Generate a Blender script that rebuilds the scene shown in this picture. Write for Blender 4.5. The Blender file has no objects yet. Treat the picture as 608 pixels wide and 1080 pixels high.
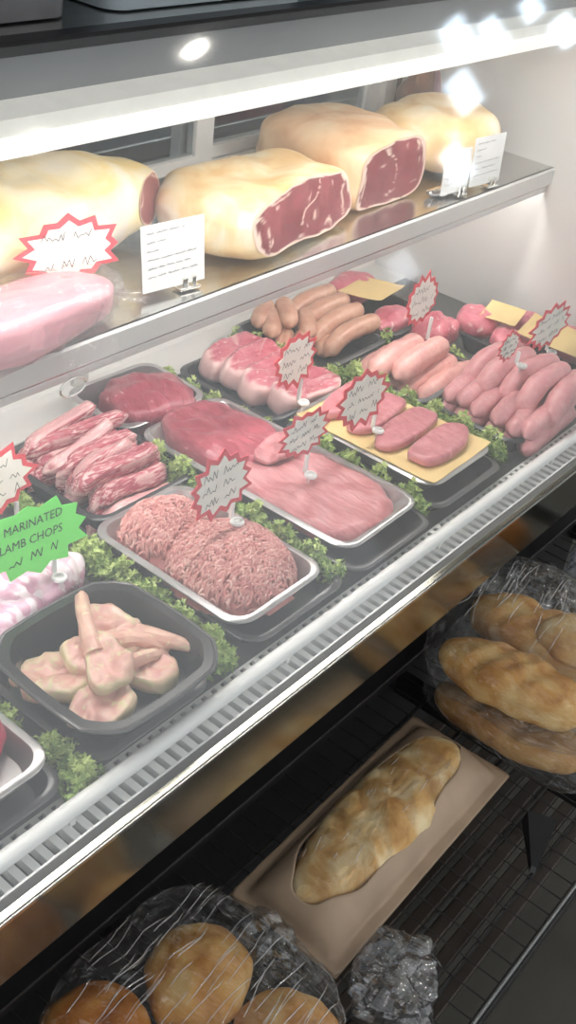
import bpy, bmesh, math, random
from mathutils import Vector, Matrix, noise
R = random.Random(11)
C = bpy.context.scene.collection
PI = math.pi
DZ = 0.80                      # height of the display deck above the floor
def W(x, y, z=0.0): return Vector((x, y, z + DZ))
ORD = ['first', 'second', 'third', 'fourth', 'fifth', 'sixth', 'seventh', 'eighth', 'ninth', 'tenth']

# ------------------------------------------------------------------ materials
def new_mat(name):
    m = bpy.data.materials.new(name); m.use_nodes = True
    nt = m.node_tree; nt.nodes.clear()
    out = nt.nodes.new('ShaderNodeOutputMaterial')
    return m, nt, out
def N(nt, typ, **kw):
    n = nt.nodes.new(typ)
    for k, v in kw.items():
        if k in n.inputs: n.inputs[k].default_value = v
        else: setattr(n, k, v)
    return n
def L(nt, a, b): nt.links.new(a, b)
def col4(c): return (c[0], c[1], c[2], 1.0)
def s2l(r, g, b):
    f = lambda v: (v/255/12.92 if v/255 <= 0.04045 else ((v/255+0.055)/1.055)**2.4)
    return (f(r), f(g), f(b))
def tex(nt, kind, scale, detail=4.0, coord='Object', stretch=None, **kw):
    tc = N(nt, 'ShaderNodeTexCoord')
    src = tc.outputs[coord]
    if stretch:
        mp = N(nt, 'ShaderNodeMapping'); mp.inputs['Scale'].default_value = stretch
        L(nt, src, mp.inputs['Vector']); src = mp.outputs['Vector']
    t = nt.nodes.new(kind)
    t.inputs['Scale'].default_value = scale
    if 'Detail' in t.inputs: t.inputs['Detail'].default_value = detail
    for k, v in kw.items():
        if k in t.inputs: t.inputs[k].default_value = v
        else: setattr(t, k, v)
    L(nt, src, t.inputs['Vector'])
    return t
def ramp(nt, fac, stops):
    r = N(nt, 'ShaderNodeValToRGB')
    e = r.color_ramp.elements
    while len(e) < len(stops): e.new(0.5)
    for k, (p, c) in enumerate(stops):
        e[k].position = p; e[k].color = col4(c) if len(c) == 3 else c
    L(nt, fac, r.inputs['Fac'])
    return r
def mixc(nt, fac, a, b):
    m = N(nt, 'ShaderNodeMix', data_type='RGBA')
    if hasattr(fac, 'is_linked'): L(nt, fac, m.inputs[0])
    else: m.inputs[0].default_value = fac
    for s, v in ((6, a), (7, b)):
        if hasattr(v, 'is_linked'): L(nt, v, m.inputs[s])
        else: m.inputs[s].default_value = col4(v)
    return m.outputs[2]
def bump(nt, h, strength, dist=0.002):
    b = N(nt, 'ShaderNodeBump'); b.inputs['Strength'].default_value = strength
    b.inputs['Distance'].default_value = dist
    L(nt, h, b.inputs['Height'])
    return b.outputs['Normal']
def plain(name, c, rough=0.5, metal=0.0, var=0.06, scale=40, spec=0.5, bmp=0.0, emit=None, stretch=None, coat=0.0):
    m, nt, out = new_mat(name)
    p = N(nt, 'ShaderNodeBsdfPrincipled')
    t = tex(nt, 'ShaderNodeTexNoise', scale, 3.0, stretch=stretch)
    lo = tuple(v*(1-var) for v in c); hi = tuple(min(1, v*(1+var)) for v in c)
    r = ramp(nt, t.outputs['Fac'], [(0.3, lo), (0.7, hi)])
    L(nt, r.outputs['Color'], p.inputs['Base Color'])
    p.inputs['Roughness'].default_value = rough; p.inputs['Metallic'].default_value = metal
    p.inputs['Specular IOR Level'].default_value = spec
    p.inputs['Coat Weight'].default_value = coat
    if bmp: L(nt, bump(nt, t.outputs['Fac'], bmp), p.inputs['Normal'])
    if emit:
        p.inputs['Emission Color'].default_value = col4(emit[0]); p.inputs['Emission Strength'].default_value = emit[1]
    L(nt, p.outputs[0], out.inputs[0])
    return m
def meat(name, c1, c2, fat, scale=45, streak=0.62, rough=0.36, stretch=None, bmp=0.35, fatscale=60, coat=0.15):
    """red muscle with marbling; the colour attribute 'fat' (R) marks the fat caps and seams"""
    m, nt, out = new_mat(name)
    p = N(nt, 'ShaderNodeBsdfPrincipled')
    t = tex(nt, 'ShaderNodeTexNoise', scale, 5.0, stretch=stretch, Distortion=0.8)
    r = ramp(nt, t.outputs['Fac'], [(0.32, c1), (0.68, c2)])
    t2 = tex(nt, 'ShaderNodeTexNoise', fatscale, 4.0, stretch=stretch, Distortion=1.6)
    f2 = ramp(nt, t2.outputs['Fac'], [(streak, (0, 0, 0)), (streak+0.10, (1, 1, 1))])
    at = N(nt, 'ShaderNodeAttribute', attribute_name='fat')
    add = N(nt, 'ShaderNodeMath', operation='MAXIMUM')
    L(nt, f2.outputs['Color'], add.inputs[0]); L(nt, at.outputs['Fac'], add.inputs[1])
    mul = N(nt, 'ShaderNodeMath', operation='MULTIPLY'); L(nt, add.outputs[0], mul.inputs[0]); mul.inputs[1].default_value = 0.85
    cc = mixc(nt, mul.outputs[0], r.outputs['Color'], fat)
    L(nt, cc, p.inputs['Base Color'])
    p.inputs['Roughness'].default_value = rough
    p.inputs['Coat Weight'].default_value = coat; p.inputs['Coat Roughness'].default_value = 0.2
    if bmp: L(nt, bump(nt, t.outputs['Fac'], bmp, 0.004), p.inputs['Normal'])
    L(nt, p.outputs[0], out.inputs[0])
    return m
def film(name, alpha, rough=0.06, tint=(1, 1, 1), scale=35, bmp=0.8, milk=0.0, milkc=(0.9, 0.9, 0.9), dist=0.01):
    """thin clear plastic or glass sheet: see-through plus a surface reflection"""
    m, nt, out = new_mat(name)
    tr = N(nt, 'ShaderNodeBsdfTransparent'); tr.inputs['Color'].default_value = col4(tint)
    gl = N(nt, 'ShaderNodeBsdfGlossy'); gl.inputs['Roughness'].default_value = rough
    lw = N(nt, 'ShaderNodeLayerWeight'); lw.inputs['Blend'].default_value = 0.5
    pw = N(nt, 'ShaderNodeMath', operation='POWER'); L(nt, lw.outputs['Facing'], pw.inputs[0]); pw.inputs[1].default_value = 5.0
    if bmp:
        t = tex(nt, 'ShaderNodeTexNoise', scale, 3.0, Distortion=2.0, stretch=(1.6, 0.35, 1))
        nn = bump(nt, t.outputs['Fac'], bmp, dist)
        L(nt, nn, gl.inputs['Normal'])
    mad = N(nt, 'ShaderNodeMath', operation='MULTIPLY_ADD'); mad.use_clamp = True
    L(nt, pw.outputs[0], mad.inputs[0]); mad.inputs[1].default_value = 0.96 if not bmp else 0.45; mad.inputs[2].default_value = alpha
    mx = N(nt, 'ShaderNodeMixShader'); L(nt, mad.outputs[0], mx.inputs[0])
    body = tr.outputs[0]
    if milk:
        df = N(nt, 'ShaderNodeBsdfDiffuse'); df.inputs['Color'].default_value = col4(milkc)
        m2 = N(nt, 'ShaderNodeMixShader'); m2.inputs[0].default_value = milk
        L(nt, tr.outputs[0], m2.inputs[1]); L(nt, df.outputs[0], m2.inputs[2]); body = m2.outputs[0]
    L(nt, body, mx.inputs[1]); L(nt, gl.outputs[0], mx.inputs[2])
    L(nt, mx.outputs[0], out.inputs[0])
    return m
def emitter(name, c, s):
    m, nt, out = new_mat(name)
    e = N(nt, 'ShaderNodeEmission'); e.inputs['Color'].default_value = col4(c); e.inputs['Strength'].default_value = s
    L(nt, e.outputs[0], out.inputs[0]); return m
def attr_mat(name, stops, rough=0.5, attr='fat', spec=0.4):
    m, nt, out = new_mat(name)
    p = N(nt, 'ShaderNodeBsdfPrincipled'); at = N(nt, 'ShaderNodeAttribute', attribute_name=attr)
    r = ramp(nt, at.outputs['Fac'], stops)
    t = tex(nt, 'ShaderNodeTexNoise', 90, 3.0)
    mm = N(nt, 'ShaderNodeMix', data_type='RGBA', blend_type='MULTIPLY'); mm.inputs[0].default_value = 0.4
    L(nt, r.outputs['Color'], mm.inputs[6]); L(nt, ramp(nt, t.outputs['Fac'], [(0.3, (0.75, 0.75, 0.75)), (0.7, (1, 1, 1))]).outputs['Color'], mm.inputs[7])
    L(nt, mm.outputs[2], p.inputs['Base Color']); p.inputs['Roughness'].default_value = rough
    p.inputs['Specular IOR Level'].default_value = spec
    L(nt, p.outputs[0], out.inputs[0]); return m

M = {}
M['steel'] = plain('steel', (0.62, 0.61, 0.59), 0.22, 1.0, 0.05, 12, stretch=(0.3, 8, 8), bmp=0.02)
M['mirror_steel'] = plain('mirror_steel', (0.42, 0.41, 0.35), 0.14, 1.0, 0.05, 8)
M['channel_grey'] = plain('channel_grey', (0.13, 0.13, 0.125), 0.4, 0.3, 0.05)
M['canopy_grey'] = plain('canopy_grey', (0.25, 0.255, 0.26), 0.35, 0.2, 0.05, 10)
M['pale_metal'] = plain('pale_metal', (0.72, 0.72, 0.70), 0.25, 0.35, 0.03, 12)
M['chrome'] = plain('chrome', (0.85, 0.84, 0.80), 0.08, 1.0, 0.02)
M['grey_metal'] = plain('grey_metal', (0.20, 0.21, 0.215), 0.35, 0.6, 0.06)
M['dark_grey'] = plain('dark_grey', (0.10, 0.10, 0.105), 0.4, 0.0, 0.1)
M['black'] = plain('black', (0.012, 0.012, 0.013), 0.34, 0.0, 0.2)
M['matte_black'] = plain('matte_black', (0.016, 0.015, 0.015), 0.6, 0.0, 0.2)
M['white_enamel'] = plain('white_enamel', (0.78, 0.775, 0.75), 0.30, 0.0, 0.02, 6)
M['cream_enamel'] = plain('cream_enamel', (0.70, 0.69, 0.64), 0.4, 0.0, 0.02, 6)
M['white_plastic'] = plain('white_plastic', (0.80, 0.80, 0.79), 0.3, 0.0, 0.02)
M['rail_white'] = plain('rail_white', (0.84, 0.845, 0.84), 0.35, 0.0, 0.03)
M['lamp'] = emitter('lamp', (1.0, 0.97, 0.93), 29.0)
M['under_lamp'] = emitter('under_lamp', (1.0, 0.97, 0.94), 24.0)
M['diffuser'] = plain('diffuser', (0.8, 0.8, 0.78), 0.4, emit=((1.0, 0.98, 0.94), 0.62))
M['trim_glow'] = plain('trim_glow', (0.72, 0.71, 0.66), 0.4, emit=((1.0, 0.97, 0.90), 0.33))  # cream canopy trim with a glow added to its colour
M['ceiling_lamp'] = emitter('ceiling_lamp', (1.0, 0.95, 0.86), 210.0)
M['daylight'] = emitter('daylight', (0.72, 0.86, 1.0), 11.0)
M['dim_daylight'] = emitter('dim_daylight', (0.85, 0.90, 1.0), 4.0)
M['glass'] = film('glass', 0.05, 0.05, (0.975, 0.98, 0.975), bmp=0, milk=0.032, milkc=(0.95, 0.95, 0.95))  # milk puts an even pale haze into the pane for a washed-out veil
M['door_glass'] = film('door_glass', 0.06, 0.03, (0.72, 0.74, 0.74), bmp=0)
M['bag_film'] = film('bag_film', 0.09, 0.13, (0.95, 0.95, 0.94), 38, 1.0, milk=0.012, dist=0.03)
M['crumple_film'] = film('crumple_film', 0.20, 0.10, (0.86, 0.87, 0.90), 40, 0.6, milk=0.0, dist=0.01)
M['glint_fold'] = film('glint_fold', 0.30, 0.15, (1, 1, 1), bmp=0, milk=0.20, milkc=(0.95, 0.95, 0.93))  # whitish creases that draw the highlight streaks on clear film
M['vac_film'] = film('vac_film', 0.05, 0.10, (0.96, 0.95, 0.95), 50, 0.8, milk=0.05, milkc=(0.86, 0.82, 0.82))
M['silver_tray'] = plain('silver_tray', (0.46, 0.45, 0.45), 0.30, 0.75, 0.05, 30)
M['black_tray'] = plain('black_tray', (0.035, 0.034, 0.035), 0.22, 0.0, 0.1, 20)
M['smoke_tray'] = plain('smoke_tray', (0.075, 0.074, 0.075), 0.25, 0.0, 0.1, 20)
M['deck'] = plain('deck', (0.11, 0.11, 0.11), 0.35, 0.0, 0.1)
M['beef_dark'] = meat('beef_dark', s2l(142, 46, 62), s2l(174, 78, 92), s2l(218, 168, 170), 55, 0.64, stretch=(2, 0.8, 1), bmp=0.6)
M['lamb_loin'] = meat('lamb_loin', s2l(206, 140, 152), s2l(222, 168, 176), s2l(236, 206, 208), 26, 0.66, stretch=(0.5, 2, 2), rough=0.3)
M['beef_pale'] = meat('beef_pale', s2l(180, 100, 106), s2l(202, 134, 136), s2l(226, 184, 182), 60, 0.66, stretch=(2.6, 0.6, 1), bmp=0.8, fatscale=45)
M['steak'] = meat('steak', s2l(188, 80, 100), s2l(212, 122, 134), s2l(238, 206, 200), 45, 0.58, stretch=(1, 2, 1))
M['fillet'] = meat('fillet', s2l(180, 96, 108), s2l(202, 128, 134), s2l(228, 184, 186), 55, 0.66, stretch=(2, 1, 1))
M['rib'] = meat('rib', s2l(160, 50, 70), s2l(200, 108, 120), s2l(238, 202, 198), 50, 0.50, stretch=(0.5, 3, 3), fatscale=70)
M['bright_red'] = meat('bright_red', s2l(176, 40, 66), s2l(196, 70, 94), s2l(224, 160, 165), 40, 0.74)
M['lamb_pale'] = meat('lamb_pale', s2l(206, 150, 176), s2l(226, 190, 206), s2l(242, 230, 236), 30, 0.46, fatscale=34, rough=0.25)
M['back_meat'] = meat('back_meat', s2l(196, 92, 112), s2l(214, 132, 142), s2l(240, 206, 204), 45, 0.60)
M['mince'] = attr_mat('mince', [(0.0, s2l(186, 116, 114)), (0.5, s2l(206, 144, 138)), (1.0, s2l(228, 184, 176))], 0.42)
M['saus_pink'] = meat('saus_pink', s2l(206, 142, 136), s2l(222, 168, 160), s2l(236, 198, 190), 60, 0.66, bmp=0.15, fatscale=110)
M['saus_rose'] = meat('saus_rose', s2l(200, 128, 134), s2l(216, 158, 160), s2l(236, 196, 194), 60, 0.66, bmp=0.15, fatscale=110)
M['saus_tan'] = meat('saus_tan', s2l(190, 138, 116), s2l(208, 166, 142), s2l(228, 196, 174), 60, 0.68, bmp=0.15, fatscale=110)
M['chop_meat'] = meat('chop_meat', s2l(204, 146, 138), s2l(222, 186, 170), s2l(208, 202, 158), 42, 0.52, fatscale=60)
M['bone'] = meat('bone', s2l(206, 156, 142), s2l(222, 184, 164), s2l(214, 206, 168), 50, 0.60)
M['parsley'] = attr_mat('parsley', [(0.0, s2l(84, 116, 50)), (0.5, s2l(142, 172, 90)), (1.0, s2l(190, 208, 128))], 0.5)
M['ham_rind'] = None
def ham_rind(name, a, b, c):
    m, nt, out = new_mat(name); p = N(nt, 'ShaderNodeBsdfPrincipled')
    t = tex(nt, 'ShaderNodeTexNoise', 14, 4.0, Distortion=0.8)
    r = ramp(nt, t.outputs['Fac'], [(0.34, a), (0.5, b), (0.66, c)])
    L(nt, r.outputs['Color'], p.inputs['Base Color']); p.inputs['Roughness'].default_value = 0.5
    t2 = tex(nt, 'ShaderNodeTexNoise', 60, 4.0); L(nt, bump(nt, t2.outputs['Fac'], 0.35, 0.004), p.inputs['Normal'])
    L(nt, p.outputs[0], out.inputs[0]); return m
M['rind_pale'] = ham_rind('rind_pale', s2l(232, 205, 140), s2l(236, 222, 188), s2l(236, 226, 214))
M['rind_gold'] = ham_rind('rind_gold', s2l(218, 178, 122), s2l(232, 206, 160), s2l(238, 228, 208))
M['rind_tan'] = ham_rind('rind_tan', s2l(212, 164, 122), s2l(228, 190, 150), s2l(236, 212, 178))
M['reflection_brown'] = ham_rind('reflection_brown', s2l(84, 54, 36), s2l(120, 82, 58), s2l(160, 122, 92))
M['ham_cut'] = meat('ham_cut', s2l(112, 40, 46), s2l(142, 66, 72), s2l(232, 206, 190), 26, 0.63, fatscale=22, rough=0.4, bmp=0.2)
M['yellow_sheet'] = plain('yellow_sheet', s2l(226, 198, 138), 0.6, 0.0, 0.05, 20)
M['card_red'] = plain('card_red', s2l(214, 74, 84), 0.6, 0.0, 0.03)
M['card_white'] = plain('card_white', s2l(234, 230, 222), 0.65, 0.0, 0.02)
M['card_green'] = plain('card_green', s2l(118, 226, 104), 0.6, 0.0, 0.03)
M['label_white'] = plain('label_white', s2l(226, 226, 224), 0.6, 0.0, 0.02)
M['ink'] = plain('ink', (0.03, 0.03, 0.035), 0.6)
M['ink_grey'] = plain('ink_grey', (0.30, 0.30, 0.31), 0.6)
M['kraft'] = plain('kraft', s2l(172, 150, 128), 0.75, 0.0, 0.12, 14, bmp=0.1)
def bread(name, crust, gold, flour, fl=0.55):
    m, nt, out = new_mat(name); p = N(nt, 'ShaderNodeBsdfPrincipled')
    t = tex(nt, 'ShaderNodeTexNoise', 22, 5.0, Distortion=0.6)
    r = ramp(nt, t.outputs['Fac'], [(0.28, crust), (0.46, gold), (fl+0.1, flour)])
    L(nt, r.outputs['Color'], p.inputs['Base Color']); p.inputs['Roughness'].default_value = 0.65
    t2 = tex(nt, 'ShaderNodeTexNoise', 70, 5.0); L(nt, bump(nt, t2.outputs['Fac'], 0.5, 0.004), p.inputs['Normal'])
    L(nt, p.outputs[0], out.inputs[0]); return m
M['bread_floury'] = bread('bread_floury', s2l(168, 118, 62), s2l(206, 164, 104), s2l(232, 212, 168))
M['bread_golden'] = bread('bread_golden', s2l(176, 116, 54), s2l(208, 156, 88), s2l(232, 200, 140), 0.6)
M['bread_brown'] = bread('bread_brown', s2l(132, 88, 46), s2l(170, 124, 72), s2l(204, 166, 112), 0.6)
M['bread_bun'] = bread('bread_bun', s2l(150, 84, 32), s2l(188, 118, 50), s2l(216, 160, 86), 0.66)
M['foil'] = plain('foil', (0.82, 0.82, 0.84), 0.15, 1.0, 0.05, 80, bmp=1.0)
M['floor'] = plain('floor', (0.05, 0.048, 0.041), 0.55, 0.0, 0.15, 6)
M['wall'] = plain('wall', (0.80, 0.80, 0.78), 0.8, 0.0, 0.03, 3)
M['wall_dark'] = plain('wall_dark', (0.42, 0.41, 0.39), 0.7, 0.0, 0.1, 3)
M['ceiling'] = plain('ceiling', (0.66, 0.67, 0.68), 0.8, 0.0, 0.04, 3)
M['crate'] = plain('crate', (0.30, 0.35, 0.38), 0.35, 0.0, 0.06, 10)
M['packet'] = plain('packet', s2l(236, 204, 96), 0.3, 0.0, 0.25, 40)
M['board'] = plain('board', s2l(120, 92, 70), 0.5, 0.0, 0.2, 8, stretch=(1, 8, 8))
M['dark_board'] = plain('dark_board', (0.030, 0.022, 0.017), 0.5, 0.0, 0.3, 8)
M['red_box'] = plain('red_box', s2l(140, 40, 56), 0.5)
M['blue_box'] = plain('blue_box', s2l(60, 84, 120), 0.5)

# ------------------------------------------------------------------ object helpers
def link(name, me, mat, parent=None, loc=None):
    o = bpy.data.objects.new(name, me); C.objects.link(o)
    if mat is not None: me.materials.append(mat if not isinstance(mat, str) else M[mat])
    if parent is not None: o.parent = parent
    if loc is not None: o.location = loc
    return o
def mesh(name, vs, fs, mat, parent=None, loc=None, smooth=True, fat=None, sharp=None):
    me = bpy.data.meshes.new(name); me.from_pydata([tuple(v) for v in vs], [], fs); me.update()
    bm = bmesh.new(); bm.from_mesh(me); bmesh.ops.recalc_face_normals(bm, faces=bm.faces); bm.to_mesh(me); bm.free()
    if fat is not None:
        a = me.color_attributes.new('fat', 'FLOAT_COLOR', 'POINT')
        for k, v in enumerate(fat): a.data[k].color = (v, v, v, 1)
    if smooth:
        for p in me.polygons: p.use_smooth = True
        if sharp: me.set_sharp_from_angle(angle=sharp)
    return link(name, me, mat, parent, loc)
def tag(o, label=None, cat=None, group=None, kind=None):
    if label: o['label'] = label
    if cat: o['category'] = cat
    if group: o['group'] = group
    if kind: o['kind'] = kind
    return o
def thing(name, label, cat, loc=(0, 0, 0), rz=0.0, group=None, rot=None):
    o = bpy.data.objects.new(name, None); C.objects.link(o); o.empty_display_size = 0.02
    o.location = loc; o.rotation_euler = rot if rot else (0, 0, rz)
    return tag(o, label, cat, group)
def dup(root, loc, rot, label, group=None):
    r = root.copy(); C.objects.link(r); r.location = loc; r.rotation_euler = rot; r['label'] = label
    if group: r['group'] = group
    for ch in list(root.children):
        c = ch.copy(); C.objects.link(c); c.parent = r
        for g in ch.children:
            d = g.copy(); C.objects.link(d); d.parent = c
    return r
class MB:
    """collects boxes, tubes and lofts into one mesh"""
    def __init__(s): s.v = []; s.f = []; s.a = []
    def add(s, vs, fs, a=0.0):
        b = len(s.v); s.v += [Vector(v) for v in vs]
        s.f += [tuple(i+b for i in f) for f in fs]
        s.a += (list(a) if hasattr(a, '__len__') else [a]*len(vs)); return s
    def box(s, x0, x1, y0, y1, z0, z1, bev=0.0):
        if bev <= 0:
            v = [(x, y, z) for z in (z0, z1) for y in (y0, y1) for x in (x0, x1)]
            return s.add(v, [(0, 2, 3, 1), (4, 5, 7, 6), (0, 1, 5, 4), (2, 6, 7, 3), (0, 4, 6, 2), (1, 3, 7, 5)])
        bm = bmesh.new(); bmesh.ops.create_cube(bm, size=1.0)
        for v in bm.verts:
            v.co = Vector(((x0+x1)/2 + v.co.x*(x1-x0), (y0+y1)/2 + v.co.y*(y1-y0), (z0+z1)/2 + v.co.z*(z1-z0)))
        bmesh.ops.bevel(bm, geom=bm.edges[:], offset=bev, segments=2, affect='EDGES', profile=0.5)
        bm.verts.index_update()
        s.add([v.co.copy() for v in bm.verts], [tuple(v.index for v in f.verts) for f in bm.faces]); bm.free(); return s
    def tube(s, pts, rad, n=8, cap=True, flat=None, a=0.0):
        pts = [Vector(p) for p in pts]; m = len(pts)
        rr = rad if hasattr(rad, '__len__') else [rad]*m
        vs = []; fs = []; up = Vector((0, 0, 1))
        prev = None
        for i, p in enumerate(pts):
            t = (pts[min(i+1, m-1)] - pts[max(i-1, 0)]).normalized()
            if prev is None:
                ref = up if abs(t.z) < 0.9 else Vector((1, 0, 0)); u = t.cross(ref).normalized()
            else: u = (prev - t*prev.dot(t)).normalized()
            prev = u; w = u.cross(t).normalized()
            for k in range(n):
                an = 2*PI*k/n
                if flat: q = u*math.cos(an)*rr[i]*flat[0] + w*math.sin(an)*rr[i]*flat[1]
                else: q = u*math.cos(an)*rr[i] + w*math.sin(an)*rr[i]
                vs.append(p + q)
        for i in range(m-1):
            for k in range(n):
                fs.append((i*n+k, i*n+(k+1) % n, (i+1)*n+(k+1) % n, (i+1)*n+k))
        if cap: fs.append(tuple(range(n))[::-1]); fs.append(tuple((m-1)*n+k for k in range(n)))
        return s.add(vs, fs, a)
    def loft(s, rings, closed_ends=True, a=0.0):
        n = len(rings[0]); vs = [v for r in rings for v in r]; fs = []
        for i in range(len(rings)-1):
            for k in range(n): fs.append((i*n+k, i*n+(k+1) % n, (i+1)*n+(k+1) % n, (i+1)*n+k))
        if closed_ends:
            fs.append(tuple(range(n))[::-1]); fs.append(tuple((len(rings)-1)*n+k for k in range(n)))
        return s.add(vs, fs, a)
    def prism(s, poly, x0, x1):
        """extrude a (y, z) polygon along x"""
        n = len(poly)
        v = [(x0, y, z) for y, z in poly] + [(x1, y, z) for y, z in poly]
        f = [(k, (k+1) % n, n+(k+1) % n, n+k) for k in range(n)] + [tuple(range(n))[::-1], tuple(range(n, 2*n))]
        return s.add(v, f)
    def build(s, name, mat, parent=None, loc=None, smooth=False, sharp=math.radians(35), attr=False):
        return mesh(name, s.v, s.f, mat, parent, loc, smooth, s.a if attr else None, sharp if smooth else None)
def rrect(hx, hy, r, z, n=6):
    pts = []
    for cx, cy, a0 in ((hx-r, hy-r, 0), (-hx+r, hy-r, PI/2), (-hx+r, -hy+r, PI), (hx-r, -hy+r, 1.5*PI)):
        for k in range(n+1):
            a = a0 + PI/2*k/n; pts.append(Vector((cx + r*math.cos(a), cy + r*math.sin(a), z)))
    return pts
def ns(v, sc, seed=0): return noise.noise(Vector((v[0]*sc + seed*7.3, v[1]*sc - seed*3.1, v[2]*sc + seed*1.7)))
def spow(v, e): return math.copysign(abs(v)**e, v)
def blob_data(sx, sy, sz, e1=1.0, e2=1.0, amp=0.0, sc=30, seed=0, nu=36, nv=22, flat=-9):
    """superellipsoid with lumps; everything below flat*sz is pressed flat"""
    vs = []; fs = []
    for j in range(nv+1):
        ph = -PI/2 + PI*j/nv
        for i in range(nu):
            th = 2*PI*i/nu
            v = Vector((sx*spow(math.cos(ph), e1)*spow(math.cos(th), e2), sy*spow(math.cos(ph), e1)*spow(math.sin(th), e2), sz*spow(math.sin(ph), e1)))
            if amp:
                d = v.normalized() if v.length > 1e-6 else Vector((0, 0, 1))
                v = v + d*amp*(ns(v, sc, seed) + 0.5*ns(v, sc*2.1, seed+3))
            if v.z < flat*sz: v.z = flat*sz
            vs.append(v)
    for j in range(nv):
        for i in range(nu): fs.append((j*nu+i, j*nu+(i+1) % nu, (j+1)*nu+(i+1) % nu, (j+1)*nu+i))
    fs.append(tuple(range(nu))[::-1]); fs.append(tuple(nv*nu+i for i in range(nu)))
    return vs, fs
def slab_data(outline, th, seed=0, nu=48, nr=7, amp=0.003, sc=35, edge=0.35, fatfn=None, bend=None):
    """a slice of meat: outline(theta)->radius vector, rounded edge, lumpy top"""
    vs = []; fs = []; fat = []
    rows = [(k/nr, 1.0) for k in range(1, nr)] + [(0.97, 0.93), (1.0, 0.72), (1.012, 0.45), (1.0, 0.15), (0.95, 0.0)]
    vs.append(Vector((0, 0, th))); fat.append(fatfn(0, 0) if fatfn else 0)
    for (q, h) in rows:
        for i in range(nu):
            t = 2*PI*i/nu; o = outline(t)
            vs.append(Vector((o[0]*q, o[1]*q, th*h))); fat.append(fatfn(t, q) if fatfn else 0)
    for i in range(nu): fs.append((0, 1+i, 1+(i+1) % nu))
    for j in range(len(rows)-1):
        for i in range(nu): fs.append((1+j*nu+i, 1+(j+1)*nu+i, 1+(j+1)*nu+(i+1) % nu, 1+j*nu+(i+1) % nu))
    fs.append(tuple(1+(len(rows)-1)*nu+i for i in range(nu)))
    for v in vs:
        k = v.z/th if th else 0
        v.z += k*amp*(ns((v.x, v.y, 0), sc, seed) + 0.6*ns((v.x, v.y, 0), sc*2.3, seed+1))
        v.x += amp*0.5*ns(v, sc, seed+5); v.y += amp*0.5*ns(v, sc, seed+6)
        if bend: v.z += bend(v)
    return vs, fs, fat
def irregular(a, b, seed, wob=0.12, sq=0.85):
    rr = random.Random(seed); ph = [rr.uniform(0, 2*PI) for _ in range(4)]
    def f(t):
        w = 1 + wob*(0.6*math.cos(2*t+ph[0]) + 0.45*math.cos(3*t+ph[1]) + 0.25*math.cos(5*t+ph[2]))
        return (a*spow(math.cos(t), sq)*w, b*spow(math.sin(t), sq)*w)
    return f
def kids(root, name, data, mat, fat=False, sharp=None):
    return mesh(name, data[0], data[1], mat, root, None, True, data[2] if fat else None, sharp)

# ------------------------------------------------------------------ camera
F_PX = 1150.0
X = Vector((0.634, -0.385, 0.671)); Y = Vector((-0.765, -0.441, 0.469)); Z = Vector((0.115, -0.811, -0.574))
vx = Vector((1086, -660, F_PX)).normalized()
Y = (Y - vx*Y.dot(vx)).normalized(); X = vx; Z = X.cross(Y)
rot = Matrix(((X.x, -X.y, -X.z), (Y.x, -Y.y, -Y.z), (Z.x, -Z.y, -Z.z)))
cd = bpy.data.cameras.new('camera'); cam = bpy.data.objects.new('camera', cd); C.objects.link(cam)
cd.sensor_fit = 'VERTICAL'; cd.sensor_height = 36.0; cd.lens = F_PX/1080*36.0
cd.clip_start = 0.02; cd.clip_end = 50
cam.matrix_world = Matrix.Translation(W(0, 0, 0.80)) @ rot.to_4x4()
bpy.context.scene.camera = cam

# ------------------------------------------------------------------ the shop around the case
tag(MB().box(-4, 5.1, -3.6, 4.1, -0.06, 0).build('floor', 'floor'), kind='structure')
tag(MB().box(-4, 5.1, -3.6, 4.1, 3.2, 3.26).build('ceiling', 'ceiling'), kind='structure')
tag(MB().box(-4, 5.1, 4.0, 4.1, 0, 3.2).build('wall_back', 'wall_dark'), kind='structure')
tag(MB().box(5.0, 5.1, -3.6, 4.0, 0, 3.2).build('wall_right', 'wall'), kind='structure')
WY = ((-1.40, -1.22, 2.40, 2.60), (-1.53, -1.34, 2.17, 2.385), (-1.76, -1.59, 1.92, 2.13), (-1.21, -1.08, 2.30, 2.48), (-0.99, -0.86, 2.29, 2.42), (-0.91, -0.78, 2.09, 2.25), (-2.40, -2.19, 1.68, 1.87))
for k, (a, b, c, d) in enumerate(WY):
    w = thing('window_%d' % (k+1), None, None, (5.0, (a+b)/2, c)); tag(w, kind='structure')
    h = (b-a)/2; m = MB(); q = 0.012
    m.box(-0.03, 0.0, -h, -h+q, 0, d-c).box(-0.03, 0.0, h-q, h, 0, d-c).box(-0.03, 0.0, -h+q, h-q, 0, q).box(-0.03, 0.0, -h+q, h-q, d-c-q, d-c)
    m.build('window_frame', 'white_enamel', w)
    MB().box(-0.016, -0.010, -h+q, h-q, q, d-c-q).build('pane', 'daylight' if k < 6 else 'dim_daylight', w)
sp = 0
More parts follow.
